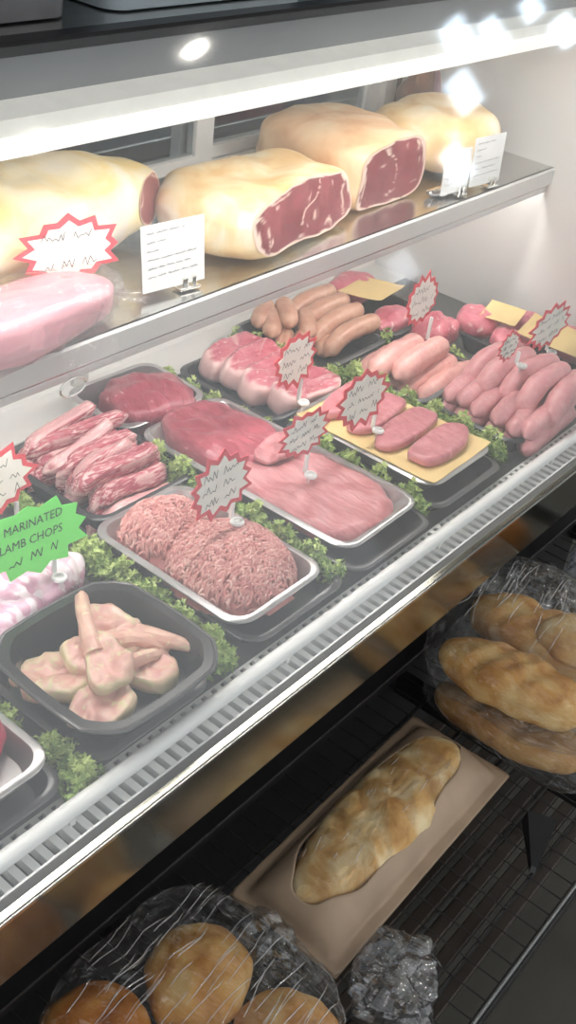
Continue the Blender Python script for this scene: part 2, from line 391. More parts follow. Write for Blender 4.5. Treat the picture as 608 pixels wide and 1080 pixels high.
for (x, y) in ((-1.6, -1.2), (0.2, -1.2), (2.0, -1.2), (3.6, -1.2), (-1.6, -2.8), (0.2, -2.8), (2.0, -2.8), (3.6, -2.8), (0.9, 1.9), (2.7, 1.9), (4.3, -2.2), (4.3, -1.0), (4.3, 0.3)):  # the last three are added lamps that brighten the right wall
    t = thing('ceiling_spotlight', 'round recessed spotlight in the grey shop ceiling (the last three are added)', 'ceiling light', (x, y, 3.2), 0, 'recessed ceiling spotlights, the last three added')
    m = MB(); n = 24
    ring = lambda r, z: [Vector((r*math.cos(2*PI*k/n), r*math.sin(2*PI*k/n), z)) for k in range(n)]
    m.loft([ring(0.075, 0), ring(0.075, -0.008), ring(0.055, -0.010), ring(0.052, -0.002)], False).build('bezel', 'chrome', t, smooth=True)
    MB().loft([ring(0.052, -0.003), ring(0.050, -0.005)]).build('lens', 'ceiling_lamp', t)

# work counter behind the display case
wt = thing('work_counter', 'steel work counter behind the glass display case', 'counter', (1.9, 1.95, 0))
MB().box(-1.9, 1.9, -0.30, 0.30, 0.84, 0.88, 0.004).build('worktop', 'steel', wt)
MB().box(-1.88, 1.88, -0.27, 0.28, 0.10, 0.84).build('cabinet_body', 'grey_metal', wt)
for k in range(4): MB().box(-1.85+k*0.93, -1.85+k*0.93+0.90, -0.29, -0.27, 0.16, 0.80, 0.004).build('cabinet_door', 'dark_grey', wt)
MB().box(-1.88, 1.88, -0.20, 0.28, 0.0, 0.10).build('plinth', 'black', wt)
def tub(lbl, x, y, z, w, d, h, mat='crate', rz=0, cat='tub'):
    t = thing('plastic_tub', lbl, cat, (x, y, z), rz)
    m = MB()
    prof = [(0.92, 0.0), (1.0, h-0.012), (1.06, h-0.010), (1.06, h), (0.97, h), (0.90, 0.006)]
    m.loft([rrect(w/2*q, d/2*q, 0.02, zz) for q, zz in prof]); m.build('tub_body', mat, t, smooth=True)
    MB().box(-0.04, 0.04, -d/2*1.06-0.012, -d/2*1.04, h-0.03, h-0.012, 0.003).build('handle', mat, t)
    return t
tub('grey plastic tub on the work counter behind the whole ham', 1.70, 1.85, 0.88, 0.36, 0.26, 0.10)
tub('dark red plastic tub on the work counter behind the glass doors', 2.20, 1.86, 0.88, 0.16, 0.18, 0.09, 'red_box')
tub('blue plastic tub on the work counter beside the dark red tub', 2.36, 1.82, 0.88, 0.12, 0.16, 0.06, 'blue_box')
bd = tag(MB().box(-0.20, 0.20, -0.13, 0.13, 0, 0.02, 0.004).build('chopping_board', 'board', None, (1.35, 1.86, 0.88)), 'brown chopping board lying on the work counter', 'chopping board')

# ------------------------------------------------------------------ display case
X0, X1 = -0.28, 1.70
case = thing('display_case', 'white butcher display case with slanted glass front and steel shelf', 'display case', (0, 0, 0))
def P(mbx, name, mat, par=case, **k): 
    for v in mbx.v: v.z += DZ
    return mbx.build(name, mat, par, **k)
P(MB().box(X0, X1, 0.505, 1.07, -0.05, -0.002), 'deck', 'deck')
P(MB().box(X0, X1, 0.995, 1.07, -0.0015, 0.001), 'deck_border', 'white_enamel')
P(MB().box(X0, X1, 1.07, 1.09, -0.05, 0.285), 'back_panel', 'white_enamel')
ep = [(0.452, -0.05), (0.452, -0.005), (0.7237, 0.575), (0.745, 0.585), (1.09, 0.585), (1.09, -0.05)]
P(MB().prism(ep, X1, X1+0.025), 'end_panel', 'white_enamel')
P(MB().prism(ep, X0-0.025, X0), 'end_panel', 'white_enamel')
# air grille along the front
m = MB(); x = X0
while x < X1-0.01: m.box(x, x+0.0080, 0.462, 0.505, -0.012, 0.0); x += 0.0150
m.box(X0, X1, 0.4600, 0.462, -0.02, 0.001).box(X0, X1, 0.505, 0.508, -0.014, -0.0015)
P(m, 'air_grille', 'rail_white')
P(MB().box(X0, X1, 0.457, 0.505, -0.05, -0.03), 'grille_duct', 'matte_black')
P(MB().tube([(X0, 0.480, 0.016), (X1, 0.480, 0.016)], 0.0082, 14), 'front_rail', 'rail_white', smooth=True)
x = X0+0.1
while x < X1: P(MB().box(x-0.003, x+0.003, 0.476, 0.482, -0.001, 0.012), 'rail_post', 'rail_white'); x += 0.3
# channel that takes the glass, chrome line and reflecting fascia
P(MB().prism([(0.460, 0.0), (0.460, -0.02), (0.441, -0.02), (0.441, 0.001), (0.4435, 0.001), (0.4445, -0.008), (0.450, -0.008), (0.4515, -0.003)], X0, X1), 'glass_channel', 'channel_grey')
P(MB().box(X0, X1, 0.4388, 0.441, -0.001, 0.0035, 0.0006), 'chrome_trim', 'chrome')
P(MB().box(X0, X1, 0.4395, 0.452, -0.077, -0.002), 'fascia', 'mirror_steel')
P(MB().box(X0, X1, 0.452, 1.09, -0.077, -0.05), 'case_floor', 'matte_black')
# slanted front glass, black top rail, canopy with lamp
GD = Vector((0, 0.2767, 0.586)).normalized(); GN = Vector((0, -GD.z, GD.y))*0.003
g0 = Vector((0, 0.4472, -0.004)); g1 = g0 + GD*0.647
q = [g0-GN, g1-GN, g1+GN, g0+GN]
P(MB().prism([(v.y, v.z) for v in q], X0, X1), 'front_glass', 'glass')
P(MB().prism([(0.722, 0.574), (0.720, 0.586), (0.731, 0.588), (0.733, 0.574)], X0, X1), 'glass_top_rail', 'black')
P(MB().prism([(0.733, 0.584), (0.733, 0.578), (1.09, 0.580), (1.09, 0.586)], X0, X1), 'roof', 'steel')
P(MB().prism([(0.738, 0.580), (0.748, 0.580), (0.748, 0.520), (0.738, 0.520)], X0, X1), 'canopy_panel', 'canopy_grey')
P(MB().prism([(0.705, 0.5195), (0.705, 0.533), (0.738, 0.537), (0.738, 0.5195)], X0, X1), 'glowing_trim', 'trim_glow')  # plain canopy trim, no lamp; its brightness is an added glow
P(MB().prism([(0.702, 0.503), (0.702, 0.5190), (0.756, 0.5190), (0.756, 0.5145), (0.707, 0.5145), (0.707, 0.503)], X0, X1), 'lamp_diffuser', 'diffuser')
P(MB().prism([(0.710, 0.5138), (0.7107, 0.5144), (0.7387, 0.5000), (0.7380, 0.4985)], X0+0.03, X1-0.14), 'lamp_strip', 'lamp')
# inner shelf
P(MB().box(X0, X1, 0.757, 1.07, 0.272, 0.280), 'shelf', 'steel')
P(MB().prism([(0.7575, 0.280), (0.754, 0.277), (0.754, 0.254), (0.757, 0.2515), (0.760, 0.2515), (0.760, 0.280)], X0, X1), 'shelf_lip', 'pale_metal')
P(MB().box(X0, X1, 0.760, 0.766, 0.238, 0.2475, 0.001), 'shelf_trim', 'pale_metal')
P(MB().box(X0+0.02, X1-0.02, 0.768, 0.782, 0.262, 0.268), 'under_shelf_lamp', 'under_lamp')
P(MB().box(X0, X1, 0.760, 0.7665, 0.2475, 0.272), 'shelf_stiffener', 'steel')
for xx in (0.30, 0.95, 1.585):
    P(MB().prism([(1.07, 0.271), (0.90, 0.271), (0.90, 0.262), (1.05, 0.19), (1.07, 0.19)], xx-0.004, xx+0.004), 'shelf_bracket', 'steel')
    P(MB().box(xx-0.014, xx+0.014, 1.062, 1.07, 0.0, 0.271), 'bracket_upright', 'steel')
# rear sliding doors
def door(xa, xb, y, nm='sliding_door'):
    d = P(MB().box(xa, xa+0.035, y, y+0.018, 0.287, 0.58).box(xb-0.035, xb, y, y+0.018, 0.287, 0.58).box(xa+0.035, xb-0.035, y, y+0.018, 0.287, 0.305).box(xa+0.035, xb-0.035, y, y+0.018, 0.545, 0.58), nm, 'rail_white')
    P(MB().box(xa+0.035, xb-0.035, y+0.007, y+0.011, 0.305, 0.545), 'door_glass', 'door_glass', par=d)
door(X0+0.01, 0.62, 1.072); door(0.58, 1.185, 1.050); door(1.14, 1.625, 1.072)
P(MB().box(1.625, X1, 1.058, 1.09, 0.285, 0.58), 'door_jamb', 'white_enamel')
P(MB().box(1.655, 1.665, 1.055, 1.058, 0.287, 0.50), 'door_seal', 'board')
# lower carcass: black recess behind the bread shelf
P(MB().box(X0, X1, 0.530, 0.56, -0.80, -0.077), 'recess_panel', 'black')
P(MB().box(X0, X1, 0.505, 0.530, -0.155, -0.140, 0.002).box(X0, X1, 0.495, 0.530, -0.245, -0.232, 0.002), 'recess_ledge', 'black')
P(MB().box(X0, X1, 0.56, 1.09, -0.80, -0.077), 'lower_body', 'matte_black')
# wire ring hooked on the shelf lip
m = MB(); pts = [Vector((0.658 + 0.017*math.cos(a), 0.748, 0.238 + 0.010*math.sin(a))) for a in [k*2*PI/20 for k in range(21)]]
m.tube(pts, 0.0012, 6)
o = P(m, 'wire_hook', 'chrome', par=None, smooth=True); tag(o, 'thin wire ring hooked under the steel shelf edge', 'hook')

# plastic tubs on the roof of the case, cut by the top of the photograph
for k, (x, w, lb) in enumerate(((0.62, 0.12, 'dark grey tub at the left end on top of the case'), (0.86, 0.30, 'blue grey plastic tub on top of the case left of the dark gap'), (1.19, 0.24, 'blue grey plastic tub on top of the case right of the dark gap'), (1.50, 0.26, 'dark grey plastic tub standing right on top of the case'))):
    tub(lb, x, 0.862, DZ+0.586, w, 0.20, 0.14, ('dark_grey', 'crate', 'crate', 'grey_metal')[k])

# ------------------------------------------------------------------ trays
def tray_mesh(w, l, h, r=0.022, lip=0.007, t=0.0016, flare=0.90):
    hx, hy = w/2, l/2
    b = lambda q: (hx-lip)*q + 0
    rings = [rrect((hx-lip)*flare, (hy-lip)*flare-0.0, r, 0.0), rrect(hx-lip, hy-lip, r, h-0.002), rrect(hx-0.001, hy-0.001, r+0.004, h-0.0015), rrect(hx, hy, r+0.005, h-0.003),
             rrect(hx+0.0006, hy+0.0006, r+0.005, h-0.0015), rrect(hx-0.001, hy-0.001, r+0.004, h), rrect(hx-lip-0.001, hy-lip-0.001, r, h), rrect((hx-lip)*flare-t, (hy-lip)*flare-t, r, t)]
    return rings
def tray(lbl, x, y, z, w, l, h, mat, rz=0.0, name='meat_tray', **k):
    t = thing(name, lbl, 'tray', W(x, y, z), rz)
    m = MB(); m.loft(tray_mesh(w, l, h, **k)); m.build('tray_body', mat, t, smooth=True, sharp=math.radians(50))
    return t
US = 'smoke_tray'
# stacked black base trays (front ends show along the rail)
tray('black base tray under the silver mince tray', 0.775, 0.632, 0, 0.170, 0.262, 0.024, US, name='base_tray')
tray('black base tray under the long silver beef tray', 0.955, 0.684, 0, 0.166, 0.372, 0.024, US, name='base_tray')
tray('black base tray under the silver tray of pink fillets', 1.142, 0.640, 0, 0.172, 0.268, 0.024, US, name='base_tray')
tray('black base tray under the deep tray of lamb chops', 0.548, 0.585, 0, 0.165, 0.172, 0.018, US, name='base_tray')
tray('black base tray under the pale tray at the bottom left edge', 0.352, 0.577, 0, 0.170, 0.158, 0.024, US, name='base_tray')
tray('silver tray holding the heap of minced beef', 0.757, 0.632, 0.024, 0.152, 0.232, 0.022, 'silver_tray')
tray('long silver tray holding the dark and the pale slab of beef', 0.950, 0.692, 0.024, 0.160, 0.345, 0.022, 'silver_tray', rz=0.02)
tray('silver tray with pink fillets on a yellow sheet', 1.142, 0.645, 0.024, 0.158, 0.240, 0.022, 'silver_tray')
tray('pale grey tray with bright red beef at the bottom left edge', 0.352, 0.583, 0.024, 0.160, 0.145, 0.026, 'silver_tray')
tray('black tray under the pile of rib strips', 0.790, 0.850, 0, 0.172, 0.190, 0.036, 'black_tray')
tray('silver tray behind the beef tray holding one dark red joint', 0.947, 0.944, 0, 0.160, 0.130, 0.040, 'silver_tray', rz=-0.04)
tray('black tray holding four thick pink steaks', 1.128, 0.872, 0, 0.168, 0.195, 0.034, 'black_tray')
tray('dark tray holding the tan sausages at the back', 1.305, 0.918, 0, 0.185, 0.190, 0.034, 'smoke_tray')
tray('dark tray holding five fat pink sausages', 1.345, 0.742, 0, 0.185, 0.150, 0.034, 'smoke_tray')
tray('black tray under the big pile of rosy sausages at the right', 1.385, 0.590, 0, 0.226, 0.150, 0.030, 'black_tray')
tray('black tray under the sliced meat with tan sheets at the back', 1.475, 0.920, 0, 0.148, 0.190, 0.034, 'black_tray')
tray('black tray under the sliced meat with yellow sheets by the right end panel', 1.595, 0.670, 0, 0.165, 0.230, 0.034, 'black_tray')
tray('black tray under the pale lilac lamb behind the green ticket', 0.545, 0.745, 0, 0.180, 0.145, 0.030, 'black_tray')

# deep octagonal tray of lamb chops
def oct_ring(h, cut, z, n=3):
    pts = []
    c = [(h, -h+cut), (h, h-cut), (h-cut, h), (-h+cut, h), (-h, h-cut), (-h, -h+cut), (-h+cut, -h), (h-cut, -h)]
    for k in range(8):
        a, b = c[k], c[(k+1) % 8]
        for j in range(n+1):
            q = j/(n+1)
            bul = 1.0 + 0.035*math.sin(PI*q)
            pts.append(Vector(((a[0]+(b[0]-a[0])*q)*bul, (a[1]+(b[1]-a[1])*q)*bul, z)))
    return pts
t = thing('chop_tray', 'deep black eight sided tray of marinated lamb chops', 'tray', W(0.551, 0.574, 0.019), 0.0)
MB().loft([oct_ring(0.066, 0.022, 0), oct_ring(0.077, 0.026, 0.036), oct_ring(0.0845, 0.029, 0.037), oct_ring(0.0855, 0.029, 0.0345), oct_ring(0.0865, 0.0295, 0.037), oct_ring(0.085, 0.029, 0.0395), oct_ring(0.077, 0.026, 0.0395), oct_ring(0.064, 0.021, 0.0018)]).build('tray_body', 'black_tray', t, smooth=True, sharp=math.radians(40))
MB().tube([v for v in oct_ring(0.0872, 0.0300, 0.0385)] + [oct_ring(0.0872, 0.0300, 0.0385)[0]], 0.0022, 8).build('rolled_rim', 'smoke_tray', t, smooth=True)

# ------------------------------------------------------------------ lamb chops (bone in)
def chop(lbl, x, y, z, rz, seed, eye=(0.036, 0.028), bone=0.08, th=0.014, tilt=(0, 0), curve=0.25):
    t = thing('lamb_chop', lbl, 'lamb chop', W(x, y, z), 0, 'marinated lamb chops in the black tray', rot=(tilt[0], tilt[1], rz))
    fatf = lambda a, q: max(0.0, min(1.0, (q-0.80)*5))*(0.55+0.45*math.sin(a*2+seed))
    kids(t, 'chop_meat', slab_data(irregular(eye[0], eye[1], seed, 0.16), th, seed, amp=0.006, sc=60, fatfn=fatf), 'chop_meat', True)
    n = 12; m = MB()
    pts = [Vector((eye[0]*0.55 + bone*k/n, eye[1]*0.35 - curve*bone*(k/n)**2, th*0.62 + 0.006*math.sin(PI*k/n))) for k in range(n+1)]
    rad = [0.0105, 0.0104, 0.0100, 0.0095, 0.009, 0.0085, 0.008, 0.0078, 0.0076, 0.0074, 0.0074, 0.0070, 0.0040]
    m.tube(pts, rad, 10)
    for v in m.v: v += Vector((1, 0.6, 0.5))*0.0016*ns(v, 120, seed)
    m.build('rib_bone', 'bone', t, smooth=True)
    return t
chop('lamb chop lying flat at the left of the black tray', 0.505, 0.597, 0.026, 2.3, 3, (0.036, 0.030), 0.020, 0.017, (0.12, 0.10))
chop('lamb chop nearest the rail at the left of the black tray', 0.517, 0.545, 0.026, 0.10, 5, (0.037, 0.027), 0.060, 0.016, (0.05, -0.12))
chop('lamb chop at the right centre of the black tray under the others', 0.578, 0.552, 0.026, 2.0, 21, (0.033, 0.031), 0.040, 0.017, (0.12, -0.05))
chop('lamb chop at the back right of the black tray with red end', 0.585, 0.604, 0.036, -1.2, 13, (0.038, 0.027), 0.078, 0.015, (0.12, 0.14), -0.2)
chop('lamb chop lying across the centre of the black tray', 0.546, 0.590, 0.040, -0.4, 27, (0.034, 0.025), 0.058, 0.014, (0.10, 0.16), 0.3)
chop('lamb chop whose long bone stands up across the middle of the black tray', 0.540, 0.562, 0.050, 1.15, 8, (0.030, 0.023), 0.080, 0.013, (-0.08, -0.10), 0.15)

# ------------------------------------------------------------------ minced beef
def mince_heap():
    t = thing('minced_beef', 'heap of pink minced beef in strands on the silver tray', 'minced beef', W(0.765, 0.625, 0.026))
    def hgt(x, y):
        a = 1-((x+0.004)/0.070)**2*0.92-((y+0.026)/0.076)**2
        b = 1-((x+0.012)/0.058)**2-((y-0.072)/0.050)**2
        h = 0.050*max(a, 0)**0.45 + 0.0
        h2 = 0.044*max(b, 0)**0.45
        return max(h, h2)*(1+0.10*ns((x, y, 0), 40, 2))
    n = 52; vs = []; fs = []; idx = {}; fat = []
    for j in range(n+1):
        for i in range(n+1):
            x = -0.078+0.156*i/n; y = -0.130+0.275*j/n
            h = hgt(x, y); idx[i, j] = len(vs)
            vs.append((x, y, max(h-0.004, 0.0) + (0.002*ns((x, y, h), 160) if h > 0 else 0))); fat.append(0.1+0.2*R.random())
    for j in range(n):
        for i in range(n):
            q = (idx[i, j], idx[i+1, j], idx[i+1, j+1], idx[i, j+1])
            if max(vs[k][2] for k in q) > 0.001: fs.append(q)
    mesh('mince_core', vs, fs, 'mince', t, None, True, fat)
    m = MB(); cnt = 0
    while cnt < 3000:
        x = R.uniform(-0.075, 0.075); y = R.uniform(-0.128, 0.142); h = hgt(x, y)
        if h < 0.004: continue
        a = R.gauss(0.5, 0.7); ln = R.uniform(0.006, 0.016); cv = R.uniform(-1.2, 1.2); pts = []
        px, py = x, y
        for k in range(5):
            hh = hgt(px, py); pts.append((px, py, hh + 0.0016*math.sin(k*1.3+a) - (0.003 if k in (0, 4) else 0)))
            a += cv*0.35; px += math.cos(a)*ln/4; py += math.sin(a)*ln/4
            if hgt(px, py) < 0.002: break
        if len(pts) < 3: continue
        r = R.uniform(0.0014, 0.0021)
        m.tube(pts, [r*0.7] + [r]*(len(pts)-2) + [r*0.7], 5, a=min(1, max(0, R.gauss(0.5, 0.27)))); cnt += 1
    o = m.build('mince_strands', 'mince', t, smooth=True, sharp=None, attr=True); o['kind'] = 'stuff'
mince_heap()

# ------------------------------------------------------------------ slabs, joints, steaks, fillets
def slab(name, lbl, cat, x, y, z, rz, outline, th, mat, seed, group=None, fatfn=None, tilt=(0, 0), amp=0.004, sc=35, bend=None, nu=56):
    t = thing(name, lbl, cat, W(x, y, z), 0, group, rot=(tilt[0], tilt[1], rz))
    d = slab_data(outline, th, seed, nu=nu, amp=amp, sc=sc, fatfn=fatfn, bend=bend)
    o = kids(t, 'meat', d, mat, True)
    return t
edgefat = lambda a, q: max(0.0, min(1.0, (q-0.92)*10))*0.55*(0.5+0.5*math.sin(a+0.5))
slab('beef_slab', 'broad pale pink slab of beef at the front of the long silver tray', 'beef', 0.951, 0.632, 0.026, 0.03, irregular(0.070, 0.100, 41, 0.05, 0.62), 0.021, 'beef_pale', 41, fatfn=edgefat, tilt=(0.04, 0), amp=0.007)
slab('beef_slab', 'dark red slab of beef at the back of the long silver tray', 'beef', 0.951, 0.785, 0.026, 0.0, irregular(0.062, 0.080, 47, 0.06, 0.70), 0.030, 'beef_dark', 47, fatfn=edgefat, amp=0.006, tilt=(-0.02, 0))
slab('beef_flap', 'thin pale flap of beef folded over where the two slabs meet', 'beef', 0.965, 0.705, 0.056, 0.2, irregular(0.040, 0.022, 51, 0.14), 0.008, 'beef_pale', 51, amp=0.004)
t = thing('beef_joint', 'dark red beef joint alone on the silver tray behind', 'beef joint', W(0.945, 0.925, 0.034), -0.25)
d = blob_data(0.066, 0.055, 0.032, 0.75, 0.85, 0.012, 26, 9, 44, 24, flat=-0.9); mesh('meat', d[0], d[1], 'beef_dark', t, None, True, [0.0]*len(d[0]))
t = thing('red_beef_joint', 'bright red beef joint cut by the left edge of the photo', 'beef joint', W(0.366, 0.592, 0.058), 0.1)
d = blob_data(0.056, 0.048, 0.032, 0.6, 0.8, 0.008, 30, 4, 44, 24, flat=-0.95); mesh('meat', d[0], d[1], 'bright_red', t, None, True, [0.0]*len(d[0]))
def steak_fat(sd):
    return lambda a, q: (1.0 if (q > 0.83+0.06*math.sin(a*5+sd) and math.cos(a-1.30*PI) > -0.25) else 0.0)*0.9 + (0.55 if abs(math.sin(a*1.5+sd)) < 0.10 and q > 0.25 else 0)
for k, (x, y, z, rz, lb) in enumerate(((1.140, 0.938, 0.020, 0.10, 'thick pink steak farthest back on the steak tray'), (1.135, 0.896, 0.025, 0.05, 'thick pink steak second from the back of the steak tray'), (1.128, 0.852, 0.026, 0.0, 'thick pink steak with the pale fat edge, third from the back of the steak tray'), (1.142, 0.806, 0.020, -0.06, 'round ended pink steak nearest the front of the steak tray'))):
    slab('beef_steak', lb, 'steak', x, y, z, rz, irregular(0.066, 0.030, 60+k, 0.10, 0.8), 0.036, 'steak', 60+k, 'thick steaks on the black tray', steak_fat(1.2+k*0.7 + PI), (0.22, 0.03), 0.005)
def sheet(name, lbl, cat, x, y, z, w, l, rz, mat, curl=0.006, seed=0, tilt=(0, 0)):
    t = thing(name, lbl, cat, W(x, y, z), 0, rot=(tilt[0], tilt[1], rz)); n = 14; vs = []; fs = []
    for s in (0, 1):
        for j in range(n+1):
            for i in range(n+1):
                u, v = i/n*2-1, j/n*2-1
                vs.append((u*w/2, v*l/2, curl*(max(0, abs(u)-0.7)**2*6 + max(0, abs(v)-0.75)**2*5) + 0.001*ns((u, v, 0), 2, seed) + s*0.0009))
    o = (n+1)*(n+1)
    for j in range(n):
        for i in range(n):
            a = j*(n+1)+i; fs.append((a, a+n+1, a+n+2, a+1)); fs.append((o+a, o+a+1, o+a+n+2, o+a+n+1))
    for k in range(n):
        for (a, b) in ((k, k+1), (n*(n+1)+k+1, n*(n+1)+k), ((k+1)*(n+1), k*(n+1)), (k*(n+1)+n, (k+1)*(n+1)+n)): fs.append((a, b, o+b, o+a))
    mesh('paper', vs, fs, mat, t, None, True, None, math.radians(60)); return t
sheet('yellow_sheet', 'yellow sheet lying under the four pink fillets', 'sheet', 1.142, 0.643, 0.0445, 0.150, 0.225, 0.02, 'yellow_sheet')
for k, (x, y, rz, lb) in enumerate(((1.156, 0.728, 0.12, 'pink fillet slice farthest back on the yellow sheet'), (1.150, 0.680, 0.10, 'pink fillet slice second from the back of the yellow sheet'), (1.150, 0.628, 0.08, 'pink fillet slice third from the back of the yellow sheet'), (1.152, 0.573, 0.05, 'pink fillet slice nearest the rail on the yellow sheet'))):
    slab('pork_fillet', lb, 'meat slice', x, y, 0.0470, rz, irregular(0.064, 0.024, 80+k, 0.08, 0.75), 0.013, 'fillet', 80+k, 'pink fillets on the yellow sheet', edgefat, (0, 0), 0.002)

# ------------------------------------------------------------------ rib strips
def rib(lbl, x, y, z, rz, seed, ln=0.15, h=0.026, w=0.019, rx=0.0):
    t = thing('rib_strip', lbl, 'meat strip', W(x, y, z), 0, 'rib strips piled on the black tray', rot=(rx, 0, rz))
    n = 22; rings = []; fat = []
    rr = random.Random(seed); b1 = rr.uniform(-0.006, 0.006); dr = rr.uniform(0.010, 0.024)
    for k in range(n+1):
        s = k/n; xx = (s-0.5)*ln
        e = min(1, (0.20+min(s, 1-s)*9)); zz = -dr*max(0, 0.28-s)**2*10 + 0.004*math.sin(s*5+seed)
        yy = b1*math.sin(s*PI)
        ring = rrect(w/2*e, h/2*e, min(w, h)/2*e*0.6, 0, 3)
        rings.append([Vector((xx, yy+p.x, zz+p.y+0.0022*ns((xx, p.x*3, p.y*3), 70, seed))) for p in ring])
        for p in ring: fat.append(0.9 if abs(p.y-h*0.12*math.sin(xx*40+seed)) < h*0.13*(1+0.8*math.sin(xx*60+seed)) else (0.6 if p.y > h*0.42 and seed % 2 else 0.0))
    m = MB(); m.loft(rings, True, fat); m.build('meat', 'rib', t, smooth=True, sharp=None, attr=True); return t
k = 0
for row, (z, n, ya, yb) in enumerate(((0.018, 8, 0.930, 0.776), (0.040, 7, 0.925, 0.790), (0.060, 6, 0.912, 0.806))):
    for j in range(n):
        y = ya + (yb-ya)*j/(n-1); lay = ('bottom', 'middle', 'top')[row]
        rib('pink rib strip in the %s layer of the rib pile, %s from the back' % (lay, ORD[j]), 0.788 + R.uniform(-0.012, 0.012), y, z+R.uniform(-0.003, 0.004), R.uniform(-0.20, 0.26), 100+k, R.uniform(0.105, 0.16), R.uniform(0.020, 0.028), R.uniform(0.016, 0.023), R.uniform(-0.6, 0.6)); k += 1

# ------------------------------------------------------------------ pale lamb behind the chops
for k, (x, y, z, sx, sy, sz, rz, lb) in enumerate(((0.590, 0.735, 0.036, 0.046, 0.052, 0.026, 0.2, 'pale lilac lamb piece at the right of its tray, beside the parsley'), (0.515, 0.755, 0.036, 0.042, 0.048, 0.024, -0.3, 'pale lilac lamb piece at the left edge of its tray'), (0.520, 0.705, 0.036, 0.050, 0.030, 0.024, 0.1, 'pale lilac lamb piece at the front of its tray'))):
    t = thing('lamb_piece', lb, 'lamb', W(x, y, z), rz, 'pale lamb pieces in the black tray')
    d = blob_data(sx, sy, sz, 0.7, 0.8, 0.010, 34, 30+k, 40, 22, flat=-0.9); mesh('meat', d[0], d[1], 'lamb_pale', t, None, True, [0.0]*len(d[0]))
# clear clip at the corner of that tray
t = thing('plastic_clip', 'small clear clip on the rim between the lamb tray and the chop tray', 'clip', W(0.548, 0.664, 0.034), 0.1)
MB().box(-0.009, 0.009, -0.004, 0.004, 0, 0.003, 0.001).box(-0.009, -0.005, -0.004, 0.004, 0.003, 0.020, 0.001).box(0.005, 0.009, -0.004, 0.004, 0.003, 0.020, 0.001).build('clip_body', 'crumple_film', t)

# ------------------------------------------------------------------ sausages
def saus_mesh(ln, r, droop, seed, side=0.0, n=20, ns_=14):
    """sausage along +x from its low drooping end, gently curved, pinched ends"""
    m = MB(); pts = []; rad = []
    for k in range(n+1):
        s = k/n; x = (s-0.5)*ln
        z = -droop*max(0, 0.55-s)**2*3.3; y = side*math.sin(s*PI)
        pts.append(Vector((x + droop*0.35*max(0, 0.55-s)**2*3.3, y, z)))
        e = min(s, 1-s)*ln/r
        q = math.sqrt(max(0.0, 1-(1-min(e, 1))**2)); rad.append(max(r*q*(1+0.08*ns((s*4, 0, 0), 1, seed)), r*0.22))
    d0 = (pts[0]-pts[1]).normalized(); d1 = (pts[-1]-pts[-2]).normalized()
    pts = [pts[0]+d0*r*0.10] + pts + [pts[-1]+d1*r*0.10]; rad = [r*0.16] + rad + [r*0.16]
    m.tube(pts, rad, ns_)
    for v in m.v: v += Vector((0.3, 1, 1))*r*0.09*ns(v, 55, seed)
    me = mesh('casing', m.v, m.f, None, None, None, True, [0.0]*len(m.v)).data
    ob = [o for o in bpy.data.objects if o.data == me][0]; bpy.data.objects.remove(ob)
    return me
SM = {}
def sausage(kind, mat, lbl, group, x, y, z, rz, ln, r, droop, seed, ry=0.0, side=0.0):
    key = (kind, round(ln, 3), round(r, 4), round(droop, 3), seed % 3)
    if key not in SM:
        SM[key] = saus_mesh(ln, r, droop, seed % 3 + 1, side); SM[key].materials.append(M[mat])
    t = thing('sausage', lbl, 'sausage', W(x, y, z), 0, group, rot=(0, ry, rz))
    o = bpy.data.objects.new('casing', SM[key]); C.objects.link(o); o.parent = t
    return t
# rosy pile at the right
g = 'rosy sausages in the big pile at the right'
for j in range(5):
    y = 0.646 - j*0.0325
    sausage('k', 'saus_rose', 'rosy sausage on top of the big right pile, %s from the back' % ORD[j], g, 1.394+R.uniform(-0.010, 0.012), y, 0.078+R.uniform(-0.004, 0.003), R.uniform(-0.30, 0.22), 0.128, 0.0170, 0.042, j)
for j in range(6):
    y = 0.656 - j*0.0276
    sausage('k2', 'saus_rose', 'rosy sausage in the middle layer of the big right pile, %s from the back' % ORD[j], g, 1.366+R.uniform(-0.008, 0.006), y+R.uniform(-0.002, 0.002), 0.046+R.uniform(-0.003, 0.003), R.uniform(-0.14, 0.14), 0.146, 0.0152, 0.010, j+1)
for j in range(6):
    y = 0.654 - j*0.0274
    sausage('k3', 'saus_rose', 'rosy sausage in the bottom layer of the big right pile, %s from the back' % ORD[j], g, 1.372+R.uniform(-0.006, 0.005), y, 0.0175, R.uniform(-0.06, 0.06), 0.166, 0.0148, 0.0, j+2)
g = 'fat pink sausages in the middle tray'
for j, (x, y, z, rz) in enumerate(((1.340, 0.798, 0.024, 0.0), (1.325, 0.768, 0.052, 0.05), (1.355, 0.762, 0.022, 0.0), (1.365, 0.728, 0.022, -0.05), (1.350, 0.738, 0.052, 0.02), (1.372, 0.694, 0.022, -0.06))):
    sausage('i', 'saus_pink', 'fat pale pink sausage in the middle tray, %s from the back' % ORD[j], g, x, y, z, rz, 0.140, 0.0188, 0.014, j)
g = 'tan sausages in the back tray'
for j, (x, y, z, rz) in enumerate(((1.362, 0.972, 0.056, -0.05), (1.356, 0.938, 0.055, -0.04), (1.350, 0.904, 0.052, -0.04), (1.345, 0.868, 0.047, -0.08))):
    sausage('h', 'saus_tan', 'long tan sausage curling over the right of the back tray, %s from the back' % ORD[j], g, x, y, z, rz, 0.130, 0.0155, 0.030, j)
j = 0
